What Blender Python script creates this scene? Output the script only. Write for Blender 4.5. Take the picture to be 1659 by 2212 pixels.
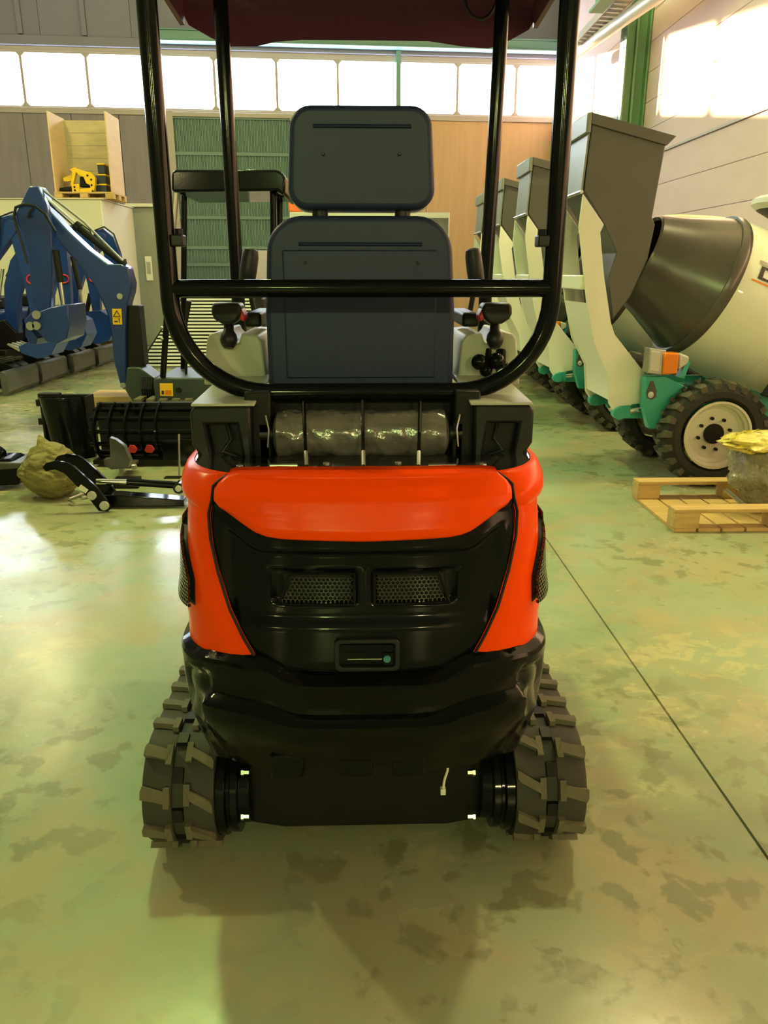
import bpy, bmesh, math, random
from mathutils import Vector, Matrix, noise
random.seed(11)
PI = math.pi
R = math.radians
for o in list(bpy.data.objects):
    bpy.data.objects.remove(o)
scene = bpy.context.scene
COL = scene.collection

# ------------------------------------------------------------------ camera
FPX, CX, CY = 1660.0, 829.5, 1106.0
CAMH = 1.35
cd = bpy.data.cameras.new('camera')
cam = bpy.data.objects.new('camera', cd)
COL.objects.link(cam)
cam.location = (0, 0, CAMH)
cam.rotation_euler = (R(90 - 17.27), 0, R(-1.58))
cd.sensor_fit = 'HORIZONTAL'
cd.sensor_width = 36
cd.lens = 36 * FPX / 1659
cd.clip_end = 200
scene.camera = cam
CR = cam.rotation_euler.to_matrix()

# ------------------------------------------------------------------ world, sun, lamps, exposure
w = bpy.data.worlds.new('world')
scene.world = w
w.use_nodes = True
bg = w.node_tree.nodes['Background']
bg.inputs[0].default_value = (0.93, 0.97, 1.0, 1)
bg.inputs[1].default_value = 5.0

def light(name, kind, loc, power, col, size=0.15, rot=None):
    d = bpy.data.lights.new(name, kind)
    d.energy = power
    d.color = col
    if kind == 'POINT':
        d.shadow_soft_size = size
    o = bpy.data.objects.new(name, d)
    COL.objects.link(o)
    o.location = loc
    if rot is not None:
        o.rotation_euler = rot
    return o

sun = light('low_sun', 'SUN', (-20, 50, 12), 110.0, (1.0, 0.74, 0.42))
sun.data.angle = R(0.8)
sun.rotation_euler = Vector((1.0, -1.3, -0.235)).to_track_quat('-Z', 'Y').to_euler()
GREEN_L = (0.72, 1.0, 0.30)
WARM_L = (1.0, 0.86, 0.38)
# the hall's unseen lamps in a grid, high except the lowered rear row
LAMPS = [(-6.0, -12.5, 4.6, 1300, WARM_L), (-1.6, -12.5, 4.6, 1900, GREEN_L), (2.8, -12.5, 4.6, 1700, WARM_L),  # unseen rear row, set low and far back to brighten rear faces
         (-6.0, 5.5, 7.0, 1900, WARM_L), (-1.6, 5.5, 7.0, 1700, GREEN_L), (2.8, 5.5, 7.0, 1500, WARM_L),
         (-6.0, 13.0, 6.2, 420, WARM_L), (-1.6, 13.0, 6.2, 300, GREEN_L), (2.8, 13.0, 6.2, 200, WARM_L)]
for x, y, z, p, c in LAMPS:
    light('hall_light', 'POINT', (x, y, z), p * 0.30, c, 0.18)

vs = scene.view_settings
vs.view_transform = 'Standard'
vs.look = 'None'
vs.exposure = 0.75
vs.gamma = 1.0
vs.use_curve_mapping = False

# ------------------------------------------------------------------ helpers
def ray(x, y):
    return CR @ Vector(((x - CX) / FPX, -(y - CY) / FPX, -1.0))

def P(x, y, Y):                       # the photo's pixel on the plane at distance Y
    d = ray(x, y)
    return Vector((0, 0, CAMH)) + d * (Y / d.y)

def F(x, y, z=0.0):                   # the photo's pixel on the plane at height z
    d = ray(x, y)
    return Vector((0, 0, CAMH)) + d * ((z - CAMH) / d.z)

def PX(x, y, X):                      # the photo's pixel on the plane x = X
    d = ray(x, y)
    return Vector((0, 0, CAMH)) + d * (X / d.x)

def lerp(a, b, t):
    return a + (b - a) * t

def interp(tab, v):
    if v <= tab[0][0]:
        return tab[0][1]
    for (a, x), (b, y) in zip(tab, tab[1:]):
        if v <= b:
            return x + (y - x) * (v - a) / (b - a) if b > a else y
    return tab[-1][1]

def smooth(a, b, v):
    t = max(0.0, min(1.0, (v - a) / (b - a)))
    return t * t * (3 - 2 * t)

MATS = {}
def mat(name, col, rough=0.5, metal=0.0, coat=0.0, spec=0.5, bump=None, vary=None, alpha=None, emit=None, trans=0.0):
    if name in MATS:
        return MATS[name]
    m = bpy.data.materials.new(name)
    m.use_nodes = True
    nt = m.node_tree
    b = nt.nodes['Principled BSDF']
    b.inputs['Base Color'].default_value = (*col, 1)
    b.inputs['Roughness'].default_value = rough
    b.inputs['Metallic'].default_value = metal
    b.inputs['Coat Weight'].default_value = coat
    b.inputs['Coat Roughness'].default_value = 0.06
    b.inputs['Specular IOR Level'].default_value = spec
    if trans:
        b.inputs['Transmission Weight'].default_value = trans
    if emit:
        b.inputs['Emission Color'].default_value = (*emit[0], 1)
        b.inputs['Emission Strength'].default_value = emit[1]
    tc = nt.nodes.new('ShaderNodeTexCoord')
    if vary:                       # (scale, amount, second colour, stretch)
        n = nt.nodes.new('ShaderNodeTexNoise')
        n.inputs['Scale'].default_value = vary[0]
        n.inputs['Detail'].default_value = 6
        mp = nt.nodes.new('ShaderNodeMapping')
        mp.inputs['Scale'].default_value = vary[3] if len(vary) > 3 else (1, 1, 1)
        nt.links.new(tc.outputs['Object'], mp.inputs['Vector'])
        nt.links.new(mp.outputs[0], n.inputs['Vector'])
        rp = nt.nodes.new('ShaderNodeValToRGB')
        rp.color_ramp.elements[0].position = 0.5 - 0.22
        rp.color_ramp.elements[1].position = 0.5 + 0.22
        rp.color_ramp.elements[0].color = (*col, 1)
        rp.color_ramp.elements[1].color = tuple(lerp(col[i], vary[2][i], vary[1]) for i in range(3)) + (1,)
        nt.links.new(n.outputs['Fac'], rp.inputs[0])
        nt.links.new(rp.outputs[0], b.inputs['Base Color'])
    if bump:                       # (scale, strength, distance)
        n = nt.nodes.new('ShaderNodeTexNoise')
        n.inputs['Scale'].default_value = bump[0]
        n.inputs['Detail'].default_value = 4
        nt.links.new(tc.outputs['Object'], n.inputs['Vector'])
        bp = nt.nodes.new('ShaderNodeBump')
        bp.inputs['Strength'].default_value = bump[1]
        bp.inputs['Distance'].default_value = bump[2]
        nt.links.new(n.outputs['Fac'], bp.inputs['Height'])
        nt.links.new(bp.outputs[0], b.inputs['Normal'])
        nt.links.new(bp.outputs[0], b.inputs['Coat Normal'])
    MATS[name] = m
    return m

class MB:
    def __init__(s):
        s.v = []
        s.f = []
    def add(s, vs_, fs):
        k = len(s.v)
        s.v += [Vector(p) for p in vs_]
        s.f += [tuple(i + k for i in q) for q in fs]
        return s
    def box(s, x0, x1, y0, y1, z0, z1, M=None):
        vv = [Vector((x, y, z)) for x in (x0, x1) for y in (y0, y1) for z in (z0, z1)]
        if M is not None:
            vv = [M @ p for p in vv]
        return s.add(vv, [(0, 1, 3, 2), (4, 6, 7, 5), (0, 4, 5, 1), (2, 3, 7, 6), (0, 2, 6, 4), (1, 5, 7, 3)])
    def prism(s, pts, vec):
        pts = [Vector(p) for p in pts]
        n = len(pts)
        vec = Vector(vec)
        return s.add(pts + [p + vec for p in pts],
                     [tuple(range(n)), tuple(range(2 * n - 1, n - 1, -1))] +
                     [(i, (i + 1) % n, n + (i + 1) % n, n + i) for i in range(n)])
    def tube(s, path, r, seg=12, caps=True, closed=False):
        path = [Vector(p) for p in path]
        n = len(path)
        rings = []
        prev = None
        for i, p in enumerate(path):
            if closed:
                t = path[(i + 1) % n] - path[i - 1]
            else:
                t = path[min(i + 1, n - 1)] - path[max(i - 1, 0)]
            t.normalize()
            if prev is None:
                a = Vector((0, 0, 1)) if abs(t.z) < 0.9 else Vector((1, 0, 0))
                u = t.cross(a).normalized()
            else:
                u = (prev - t * prev.dot(t)).normalized()
            prev = u
            q = t.cross(u)
            rr = r[i] if isinstance(r, (list, tuple)) else r
            rings.append([p + (u * math.cos(2 * PI * k / seg) + q * math.sin(2 * PI * k / seg)) * rr for k in range(seg)])
        vv = [p for ring in rings for p in ring]
        fs = []
        for i in range(n if closed else n - 1):
            a, b = i * seg, ((i + 1) % n) * seg
            for k in range(seg):
                fs.append((a + k, a + (k + 1) % seg, b + (k + 1) % seg, b + k))
        if caps and not closed:
            fs.append(tuple(range(seg - 1, -1, -1)))
            fs.append(tuple(range((n - 1) * seg, n * seg)))
        return s.add(vv, fs)
    def lathe(s, prof, c, axis, seg=32, caps=True):
        axis = Vector(axis).normalized()
        c = Vector(c)
        a = Vector((0, 0, 1)) if abs(axis.z) < 0.9 else Vector((1, 0, 0))
        u = axis.cross(a).normalized()
        q = axis.cross(u)
        vv = []
        for h, r in prof:
            for k in range(seg):
                t = 2 * PI * k / seg
                vv.append(c + axis * h + (u * math.cos(t) + q * math.sin(t)) * r)
        fs = []
        for i in range(len(prof) - 1):
            for k in range(seg):
                fs.append((i * seg + k, i * seg + (k + 1) % seg, (i + 1) * seg + (k + 1) % seg, (i + 1) * seg + k))
        if caps:
            if prof[0][1] > 1e-4:
                fs.append(tuple(range(seg - 1, -1, -1)))
            if prof[-1][1] > 1e-4:
                fs.append(tuple(range((len(prof) - 1) * seg, len(prof) * seg)))
        return s.add(vv, fs)
    def grid(s, rows, thick=None):
        """rows of points; thick = vector offset of the back sheet"""
        n, m = len(rows), len(rows[0])
        vv = [p for r_ in rows for p in r_]
        fs = [(i * m + j, i * m + j + 1, (i + 1) * m + j + 1, (i + 1) * m + j) for i in range(n - 1) for j in range(m - 1)]
        if thick is not None:
            k = n * m
            tv = thick if callable(thick) else (lambda p: Vector(thick))
            vv = vv + [Vector(p) + tv(Vector(p)) for p in vv]
            fs += [tuple(i + k for i in reversed(q)) for q in fs]
            edge = [j for j in range(m)] + [i * m + m - 1 for i in range(1, n)] + [(n - 1) * m + j for j in range(m - 2, -1, -1)] + [i * m for i in range(n - 2, 0, -1)]
            for a, b in zip(edge, edge[1:] + edge[:1]):
                fs.append((b, a, a + k, b + k))
        return s.add(vv, fs)
    def ball(s, c, r, seg=16, rings=10, f=None):
        c = Vector(c)
        rr = Vector(r) if not isinstance(r, (int, float)) else Vector((r, r, r))
        rows = []
        for i in range(rings + 1):
            th = PI * i / rings
            row = []
            for k in range(seg + 1):
                ph = 2 * PI * (k % seg) / seg
                d = Vector((math.sin(th) * math.cos(ph), math.sin(th) * math.sin(ph), math.cos(th)))
                if f:
                    d = f(d)
                row.append(c + Vector((d.x * rr.x, d.y * rr.y, d.z * rr.z)))
            rows.append(row)
        return s.grid(rows)
    def build(s, name, m, parent=None, bevel=0.0, ang=35, seg=2, flat=False, merge=True):
        off = Vector((0, 0, 0))
        q = parent
        while q is not None:
            off += q.location
            q = q.parent
        me = bpy.data.meshes.new(name)
        me.from_pydata([tuple(p - off) for p in s.v], [], s.f)
        bm = bmesh.new()
        bm.from_mesh(me)
        if merge:
            bmesh.ops.remove_doubles(bm, verts=bm.verts, dist=1e-5)
        bmesh.ops.recalc_face_normals(bm, faces=bm.faces)
        bm.to_mesh(me)
        bm.free()
        me.materials.append(m)
        if not flat:
            for p in me.polygons:
                p.use_smooth = True
            me.set_sharp_from_angle(angle=R(ang))
        o = bpy.data.objects.new(name, me)
        COL.objects.link(o)
        if parent is not None:
            o.parent = parent
        if bevel:
            md = o.modifiers.new('bevel', 'BEVEL')
            md.width = bevel
            md.segments = seg
            md.limit_method = 'ANGLE'
            md.angle_limit = R(38)
        return o

def tag(o, label=None, cat=None, group=None, kind=None):
    if label:
        o['label'] = label
    if cat:
        o['category'] = cat
    if group:
        o['group'] = group
    if kind:
        o['kind'] = kind
    return o

def thing(name, label, cat, loc=(0, 0, 0), group=None):
    o = bpy.data.objects.new(name, None)
    COL.objects.link(o)
    o.location = loc
    o.empty_display_size = 0.1
    return tag(o, label, cat, group)

def copy_tree(o, parent=None):
    c = o.copy()
    COL.objects.link(c)
    c.parent = parent
    for ch in list(o.children):
        copy_tree(ch, c)
    return c

def rrect(x0, x1, z0, z1, r, n=6, f=None):
    """rounded rectangle outline in x,z, counter-clockwise"""
    out = []
    rs = r if isinstance(r, (list, tuple)) else [r] * 4
    for (cx, cz, a0), q in zip(((x1, z0, -90), (x1, z1, 0), (x0, z1, 90), (x0, z0, 180)), rs):
        sx = -1 if cx == x1 else 1
        sz = 1 if cz == z0 else -1
        for i in range(n + 1):
            a = R(a0 + 90 * i / n)
            out.append((cx + sx * q + q * math.cos(a), cz + sz * q + q * math.sin(a)))
    return out

def prism_px(mb, pts, Y0, Y1):
    """an outline at its own distance Y0, given real depth up to Y1"""
    mb.prism([P(x, y, Y0) for x, y in pts], (0, Y1 - Y0, 0))
    return mb

# ------------------------------------------------------------------ materials
ORANGE = mat('orange_paint', (0.96, 0.066, 0.0), 0.24, spec=0.10, bump=(14, 0.03, 0.01))
BLACKG = mat('black_gloss_paint', (0.004, 0.005, 0.006), 0.10, spec=0.15, bump=(90, 0.05, 0.002))
CASTB = mat('black_cast_bumper', (0.003, 0.004, 0.003), 0.10, spec=0.16, bump=(55, 0.16, 0.004))
BLACKP = mat('black_plastic', (0.009, 0.010, 0.012), 0.4, spec=0.3)
BLACKM = mat('black_matt_steel', (0.006, 0.006, 0.006), 0.5, spec=0.25)
SEATB = mat('hazed_seat_plastic', (0.014, 0.025, 0.068), 0.45, spec=0.3, bump=(160, 0.05, 0.001))  # dark seat plastic, with blue lens haze put into its colour
RUBBER = mat('track_rubber', (0.026, 0.026, 0.020), 0.72, vary=(9, 0.6, (0.05, 0.048, 0.034)), bump=(60, 0.2, 0.003))
LUGTOP = mat('worn_rubber_lug', (0.105, 0.095, 0.058), 0.8, vary=(30, 0.6, (0.15, 0.135, 0.085)), bump=(80, 0.2, 0.002))
CHROME = mat('bright_steel', (0.75, 0.75, 0.72), 0.18, metal=1.0)
STEEL = mat('dull_steel', (0.42, 0.42, 0.41), 0.35, metal=0.9)
CONSOLE = mat('grey_console_plastic', (0.42, 0.45, 0.36), 0.42)
WRAP = mat('plastic_wrapped_cylinder', (0.10, 0.095, 0.085), 0.14, coat=1.0, vary=(9, 0.7, (0.20, 0.19, 0.17), (1, 3, 3)), bump=(40, 0.35, 0.01))
FILM = mat('clear_film', (0.75, 0.77, 0.8), 0.15, coat=0.5, bump=(25, 0.6, 0.01))
REDP = mat('red_plastic', (0.45, 0.02, 0.02), 0.4)
CANOPY = mat('hazed_maroon_canopy', (0.13, 0.045, 0.085), 0.5, spec=0.3)  # dark red canopy, the purple of the haze mixed into its colour
TEALLOCK = mat('teal_lock', (0.04, 0.20, 0.22), 0.35)
BLUE = mat('blue_machine_paint', (0.006, 0.034, 0.20), 0.3, coat=0.15, vary=(3, 0.4, (0.005, 0.026, 0.15)))
DKGREEN = mat('dark_green_grey_paint', (0.028, 0.045, 0.040), 0.4)
GREYBL = mat('grey_blade_paint', (0.055, 0.055, 0.053), 0.3, metal=0.3, vary=(5, 0.7, (0.14, 0.14, 0.14)))
YELLOW = mat('yellow_paint', (0.85, 0.55, 0.01), 0.4)
YELSTICK = mat('yellow_sticker', (0.85, 0.52, 0.01), 0.5)
WHITEP = mat('white_machine_paint', (0.78, 0.78, 0.70), 0.35, coat=0.2)
TEAL = mat('teal_chassis_paint', (0.03, 0.32, 0.26), 0.4)
DRUMG = mat('bare_drum_steel', (0.085, 0.078, 0.070), 0.26, metal=0.15, vary=(6, 0.6, (0.06, 0.055, 0.05)))
HOPG = mat('dark_grey_hopper_paint', (0.075, 0.072, 0.068), 0.45, vary=(2.5, 0.4, (0.10, 0.095, 0.085)))
HOPF = mat('grey_green_hopper_sheet', (0.17, 0.19, 0.17), 0.4, vary=(5, 0.5, (0.24, 0.26, 0.23)))
TYRE = mat('tyre_rubber', (0.018, 0.018, 0.016), 0.75, bump=(60, 0.2, 0.004))
TYREL = mat('tyre_tread_lug', (0.10, 0.09, 0.062), 0.8, vary=(20, 0.7, (0.045, 0.04, 0.03)))
RIM = mat('cream_rim_paint', (0.62, 0.60, 0.50), 0.35)
AMBER = mat('amber_lens', (0.75, 0.20, 0.005), 0.15, coat=0.6)
CLEARL = mat('clear_lens', (0.5, 0.5, 0.46), 0.12, coat=0.8, bump=(60, 0.4, 0.01))
WOOD = mat('pallet_wood', (0.62, 0.42, 0.17), 0.7, vary=(5, 0.8, (0.42, 0.26, 0.09), (1, 8, 8)), bump=(30, 0.2, 0.003))
PLY = mat('plywood', (0.70, 0.50, 0.32), 0.7, vary=(3, 0.5, (0.55, 0.38, 0.24), (1, 1, 5)))
PLYB = mat('crate_back_board', (0.50, 0.40, 0.25), 0.75, vary=(4, 0.7, (0.35, 0.29, 0.2), (1, 1, 4)))
SACK = mat('olive_sackcloth', (0.26, 0.23, 0.07), 0.75, vary=(10, 0.9, (0.11, 0.09, 0.03), (1, 1, 3)), bump=(18, 0.9, 0.03))
CARTON = mat('brown_cardboard', (0.38, 0.27, 0.13), 0.8)
ORHOSE = mat('orange_hose', (0.95, 0.16, 0.02), 0.4)
WINPANEL = mat('grey_wall_panel', (0.27, 0.23, 0.25), 0.75, vary=(1.6, 0.7, (0.20, 0.17, 0.185), (6, 6, 0.7)), bump=(20, 0.1, 0.01))
WARMPANEL = mat('timber_wall_panel', (0.56, 0.36, 0.20), 0.65, vary=(1.6, 0.6, (0.46, 0.29, 0.15), (6, 6, 0.6)), bump=(20, 0.1, 0.01))
METALUP = mat('upper_sheet_cladding', (0.20, 0.195, 0.28), 0.6, vary=(1.5, 0.5, (0.20, 0.19, 0.24)))
FRAME = mat('window_frame_paint', (0.42, 0.36, 0.33), 0.6)
GREENDOOR = mat('green_door_sheet', (0.14, 0.22, 0.19), 0.55)
GREENBEAM = mat('green_steel_paint', (0.10, 0.22, 0.10), 0.5)
TEALBEAM = mat('teal_beam_paint', (0.14, 0.27, 0.25), 0.5)
PLASTER = mat('white_plaster', (0.68, 0.66, 0.56), 0.8, vary=(1.2, 0.3, (0.58, 0.56, 0.47)))
CONC = mat('grey_concrete', (0.30, 0.30, 0.27), 0.85, vary=(2.5, 0.6, (0.22, 0.22, 0.20)), bump=(25, 0.3, 0.01))
BLOCK = mat('pale_wall_block', (0.70, 0.53, 0.52), 0.8, vary=(1.3, 0.5, (0.62, 0.46, 0.44), (1, 1, 3)), bump=(7, 0.25, 0.02))
ROOFM = mat('roof_sheet', (0.16, 0.16, 0.16), 0.7)
PIPEM = mat('pale_pipe', (0.70, 0.64, 0.56), 0.4)
WHITESLAT = mat('white_slat', (0.62, 0.62, 0.60), 0.5)
TXT = mat('black_print', (0.02, 0.02, 0.02), 0.5)
LILAC = mat('lilac_sheet', (0.5, 0.42, 0.5), 0.6)

def floor_material():
    m = bpy.data.materials.new('painted_concrete_floor')
    m.use_nodes = True
    nt = m.node_tree
    L = nt.links.new
    b = nt.nodes['Principled BSDF']
    tc = nt.nodes.new('ShaderNodeTexCoord')
    def nz(scale, det, rough=0.6, dist=0.0, st=(1, 1, 1)):
        mp = nt.nodes.new('ShaderNodeMapping')
        mp.inputs['Scale'].default_value = st
        L(tc.outputs['Object'], mp.inputs['Vector'])
        n = nt.nodes.new('ShaderNodeTexNoise')
        n.inputs['Scale'].default_value = scale
        n.inputs['Detail'].default_value = det
        n.inputs['Roughness'].default_value = rough
        n.inputs['Distortion'].default_value = dist
        L(mp.outputs[0], n.inputs['Vector'])
        return n.outputs['Fac']
    def ramp(src, p0, p1, c0=0.0, c1=1.0):
        r_ = nt.nodes.new('ShaderNodeValToRGB')
        r_.color_ramp.elements[0].position = p0
        r_.color_ramp.elements[1].position = p1
        r_.color_ramp.elements[0].color = (c0, c0, c0, 1)
        r_.color_ramp.elements[1].color = (c1, c1, c1, 1)
        L(src, r_.inputs[0])
        return r_.outputs[0]
    def mix(fac, a, c):
        x = nt.nodes.new('ShaderNodeMix')
        x.data_type = 'RGBA'
        L(fac, x.inputs[0])
        for s_, v in ((6, a), (7, c)):
            if isinstance(v, tuple):
                x.inputs[s_].default_value = (*v, 1)
            else:
                L(v, x.inputs[s_])
        return x.outputs[2]
    base = mix(ramp(nz(0.9, 5), 0.35, 0.65), (0.25, 0.33, 0.20), (0.37, 0.41, 0.27))
    base = mix(ramp(nz(2.2, 8, 0.65, 0.4), 0.46, 0.60, 0, 0.75), base, (0.40, 0.34, 0.20))
    base = mix(ramp(nz(0.55, 4, 0.5, 0.3), 0.47, 0.64, 0, 0.75), base, (0.25, 0.24, 0.14))
    worn = nt.nodes.new('ShaderNodeMath')
    worn.operation = 'MULTIPLY'
    L(ramp(nz(0.45, 3), 0.50, 0.62), worn.inputs[0])
    L(ramp(nz(6.5, 9, 0.7, 0.6, (1, 1.6, 1)), 0.50, 0.56), worn.inputs[1])
    base = mix(worn.outputs[0], base, (0.54, 0.47, 0.26))
    spots = nt.nodes.new('ShaderNodeMath')
    spots.operation = 'MULTIPLY'
    L(ramp(nz(0.6, 2, 0.5, 0, (1.0, 1.0, 1)), 0.42, 0.52), spots.inputs[0])
    L(ramp(nz(9, 4, 0.55, 0.2), 0.54, 0.60, 0, 0.85), spots.inputs[1])
    base = mix(spots.outputs[0], base, (0.22, 0.23, 0.13))
    base = mix(ramp(nz(45, 4, 0.6, 0.0, (1, 4, 1)), 0.66, 0.74, 0, 0.5), base, (0.16, 0.16, 0.09))
    L(base, b.inputs['Base Color'])
    L(ramp(nz(1.1, 5), 0.3, 0.7, 0.10, 0.34), b.inputs['Roughness'])
    b.inputs['Specular IOR Level'].default_value = 0.55
    bp = nt.nodes.new('ShaderNodeBump')
    bp.inputs['Strength'].default_value = 0.08
    bp.inputs['Distance'].default_value = 0.01
    L(nz(22, 6), bp.inputs['Height'])
    L(bp.outputs[0], b.inputs['Normal'])
    return m
FLOOR = floor_material()

def pane_material():
    m = bpy.data.materials.new('bright_window_pane')
    m.use_nodes = True
    nt = m.node_tree
    nt.nodes.clear()
    out = nt.nodes.new('ShaderNodeOutputMaterial')
    mx = nt.nodes.new('ShaderNodeMixShader')
    tr = nt.nodes.new('ShaderNodeBsdfTransparent')
    em = nt.nodes.new('ShaderNodeEmission')
    em.inputs[0].default_value = (0.80, 0.90, 1.0, 1)
    em.inputs[1].default_value = 12.0
    mx.inputs[0].default_value = 0.5
    nt.links.new(tr.outputs[0], mx.inputs[1])
    nt.links.new(em.outputs[0], mx.inputs[2])
    nt.links.new(mx.outputs[0], out.inputs[0])
    return m
PANE = pane_material()

# ------------------------------------------------------------------ the hall
WX0, WX1, WY0, ROOF = -13.0, 4.75, -18.0, 8.6
BWM = Matrix.Translation((-1.95, 20.19, 0)) @ Matrix.Rotation(math.atan(0.073), 4, 'Z')
BWI = BWM.inverted()
def onback(px, py):                    # the photo's pixel on the back wall: (u, z)
    d = BWI.to_3x3() @ ray(px, py)
    o_ = BWI @ Vector((0, 0, CAMH))
    p = o_ + d * (-o_.y / d.y)
    return p.x, p.z
UL, UR = -11.2, 6.75

jx = F(1400, 1481).x                   # the long floor joint on the right
fl = MB()
for a, b in ((WX0 - 0.2, jx - 0.004), (jx + 0.004, WX1 + 0.2)):
    fl.box(a, b, WY0 - 0.2, 22.0, -0.06, 0.0)
fl.box(jx - 0.01, jx + 0.01, WY0, 22.0, -0.06, -0.012)
tag(fl.build('floor', FLOOR), 'worn green painted concrete floor with a long joint', kind='structure')

tag(MB().box(WX0 - 0.3, WX1 + 0.3, WY0 - 0.3, 22.2, ROOF, ROOF + 0.1).build('ceiling', ROOFM), 'grey sheet roof of the hall', kind='structure')
tag(MB().box(WX0 - 0.2, WX0, WY0, 20.4, 0, ROOF).build('wall_left', CONC), 'pale plastered wall on the left', kind='structure')
tag(MB().box(WX0 - 0.2, WX1 + 0.2, WY0 - 0.2, WY0, 0, ROOF).build('wall_front', CONC), 'pale plastered wall behind the viewer', kind='structure')

# right wall: long courses of pale block with open joints, recessed joints behind
wr = tag(MB().box(WX1 + 0.06, WX1 + 0.25, WY0, 22.0, 0, ROOF).build('wall_right', CONC), 'pale block wall on the right catching warm sun', kind='structure')
hs = [0.0, 0.55, 1.1, 1.65, 2.2, 2.7, 3.17, 3.2, 3.62, 4.05, 4.5, 4.95, 5.4, 5.85, 6.3, 6.75, 7.2, 7.65, 8.1, ROOF]
for a, b in zip(hs, hs[1:]):
    if b - a < 0.05:
        MB().box(WX1 - 0.03, WX1 + 0.07, WY0, 21.0, a, b).build('ledge_strip', FRAME, wr)
    else:
        MB().box(WX1, WX1 + 0.07, WY0, 21.0, a + 0.003, b - 0.003).build('block_course', BLOCK, wr, bevel=0.004, seg=1)

# back wall
SILL, HEAD = 4.98, 6.12
wb = MB()
wb.box(UL, UR, 0.10, 0.25, 0, SILL - 0.1, BWM)
wb.box(UL, UR, 0.10, 0.25, HEAD + 0.1, ROOF, BWM)
wb = tag(wb.build('wall_back', CONC), 'far wall with panels, a green door and a window band', kind='structure')
uD0, zD1 = onback(373, 252)
uD1, _ = onback(628, 300)
def panel_run(a, b, n, m_, name):
    for i in range(n):
        u0, u1 = lerp(a, b, i / n), lerp(a, b, (i + 1) / n)
        MB().box(u0 + 0.006, u1 - 0.006, 0.02, 0.1, 0.0, SILL - 0.12, BWM).build(name, m_, wb, bevel=0.004, seg=1)
panel_run(UL, uD0 - 0.16, 8, WINPANEL, 'wall_panel')
panel_run(uD1 + 0.12, UR, 4, WARMPANEL, 'timber_panel')
for u0, u1, z0, z1, v0 in ((UL, UR, SILL - 0.12, SILL - 0.0, -0.03), (UL, UR, HEAD, HEAD + 0.1, -0.02)):
    MB().box(u0, u1, v0, 0.12, z0, z1, BWM).build('window_rail', FRAME, wb, bevel=0.006, seg=1)
MB().box(UL, UR, -0.10, 0.1, HEAD + 0.1, HEAD + 0.30, BWM).build('ledge_beam', METALUP, wb, bevel=0.01, seg=1)
for i in range(9):
    u0, u1 = lerp(UL, UR, i / 9), lerp(UL, UR, (i + 1) / 9)
    MB().box(u0 + 0.005, u1 - 0.005, 0.0, 0.1, HEAD + 0.30, ROOF, BWM).build('cladding_sheet', METALUP, wb)
u45, u183 = onback(45, 60)[0], onback(183, 60)[0]
k = u45
while k > UL:
    k -= (u183 - u45)
k += (u183 - u45)
while k < UR:
    MB().box(k - 0.05, k + 0.05, -0.10, 0.0, HEAD + 0.32, ROOF, BWM).build('cladding_rib', METALUP, wb)
    k += (u183 - u45)

# window band: every window its own frame and pane
uA = onback(598, 185)[0]
pit = (onback(988, 190)[0] - uA) / 3
k = uA
while k - pit > UL:
    k -= pit
n = 1
us = [UL]
while k < UR - 0.2:
    us.append(k)
    k += pit
us.append(UR)
for a, b in zip(us, us[1:]):
    if b - a < 0.25:
        continue
    f = MB()
    t = 0.028
    f.box(a, a + t, -0.01, 0.07, SILL, HEAD, BWM)
    f.box(b - t, b, -0.01, 0.07, SILL, HEAD, BWM)
    f.box(a + t, b - t, -0.01, 0.07, SILL, SILL + 0.03, BWM)
    f.box(a + t, b - t, -0.01, 0.07, HEAD - 0.03, HEAD, BWM)
    for cu, cz in ((a + t, SILL + 0.03), (b - t, SILL + 0.03), (a + t, HEAD - 0.03), (b - t, HEAD - 0.03)):
        su = 1 if cu == a + t else -1
        sz = 1 if cz < 5.5 else -1
        f.prism([BWM @ Vector(q) for q in ((cu, 0.0, cz), (cu + su * 0.07, 0.0, cz), (cu, 0.0, cz + sz * 0.07))], (0, 0.05, 0))
    fo = tag(f.build('window_%d' % n, FRAME), 'overexposed window pane in the high window band', kind='structure')
    MB().box(a + t, b - t, 0.03, 0.04, SILL + 0.03, HEAD - 0.03, BWM).build('pane', PANE, fo)
    n += 1

# green corrugated sliding door: frame, sheets between rails
dr = MB()
dr.box(uD0 - 0.15, uD0, -0.06, 0.1, 0, zD1 + 0.1, BWM)
dr.box(uD1, uD1 + 0.12, -0.06, 0.1, 0, zD1 + 0.1, BWM)
dr.box(uD0, uD1, -0.06, 0.1, zD1, zD1 + 0.1, BWM)
dr = tag(dr.build('door_1', FRAME, bevel=0.008, seg=1), 'tall green corrugated hall door in the far wall', kind='structure')
rails = [0.03, 0.9, 1.55] + [onback(450, y)[1] for y in (535, 470, 418, 332)] + [zD1]
rails = sorted(set(round(v, 3) for v in rails))
NC = 36
for a, b in zip(rails, rails[1:]):
    for hh in range(2):
        q0, q1 = lerp(uD0, uD1, hh / 2), lerp(uD0, uD1, (hh + 1) / 2)
        rows = [[], []]
        for i in range(NC // 2 * 4 + 1):
            u = lerp(q0 + 0.01, q1 - 0.01, i / (NC // 2 * 4))
            v = 0.06 if i % 4 in (0, 1) else 0.02
            for r_, z in zip(rows, (a + 0.03, b - 0.03)):
                r_.append(BWM @ Vector((u, v, z)))
        MB().grid(rows, (0, 0.02, 0)).build('door_sheet', GREENDOOR, dr, flat=True)
    MB().box(uD0, uD1, -0.01, 0.06, b - 0.035, b + 0.035, BWM).build('door_rail', GREENDOOR, dr)
MB().box((uD0 + uD1) / 2 + 0.02 - 0.05, (uD0 + uD1) / 2 + 0.02 + 0.05, -0.012, 0.06, 0, zD1, BWM).build('door_stile', GREENDOOR, dr)

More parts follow.
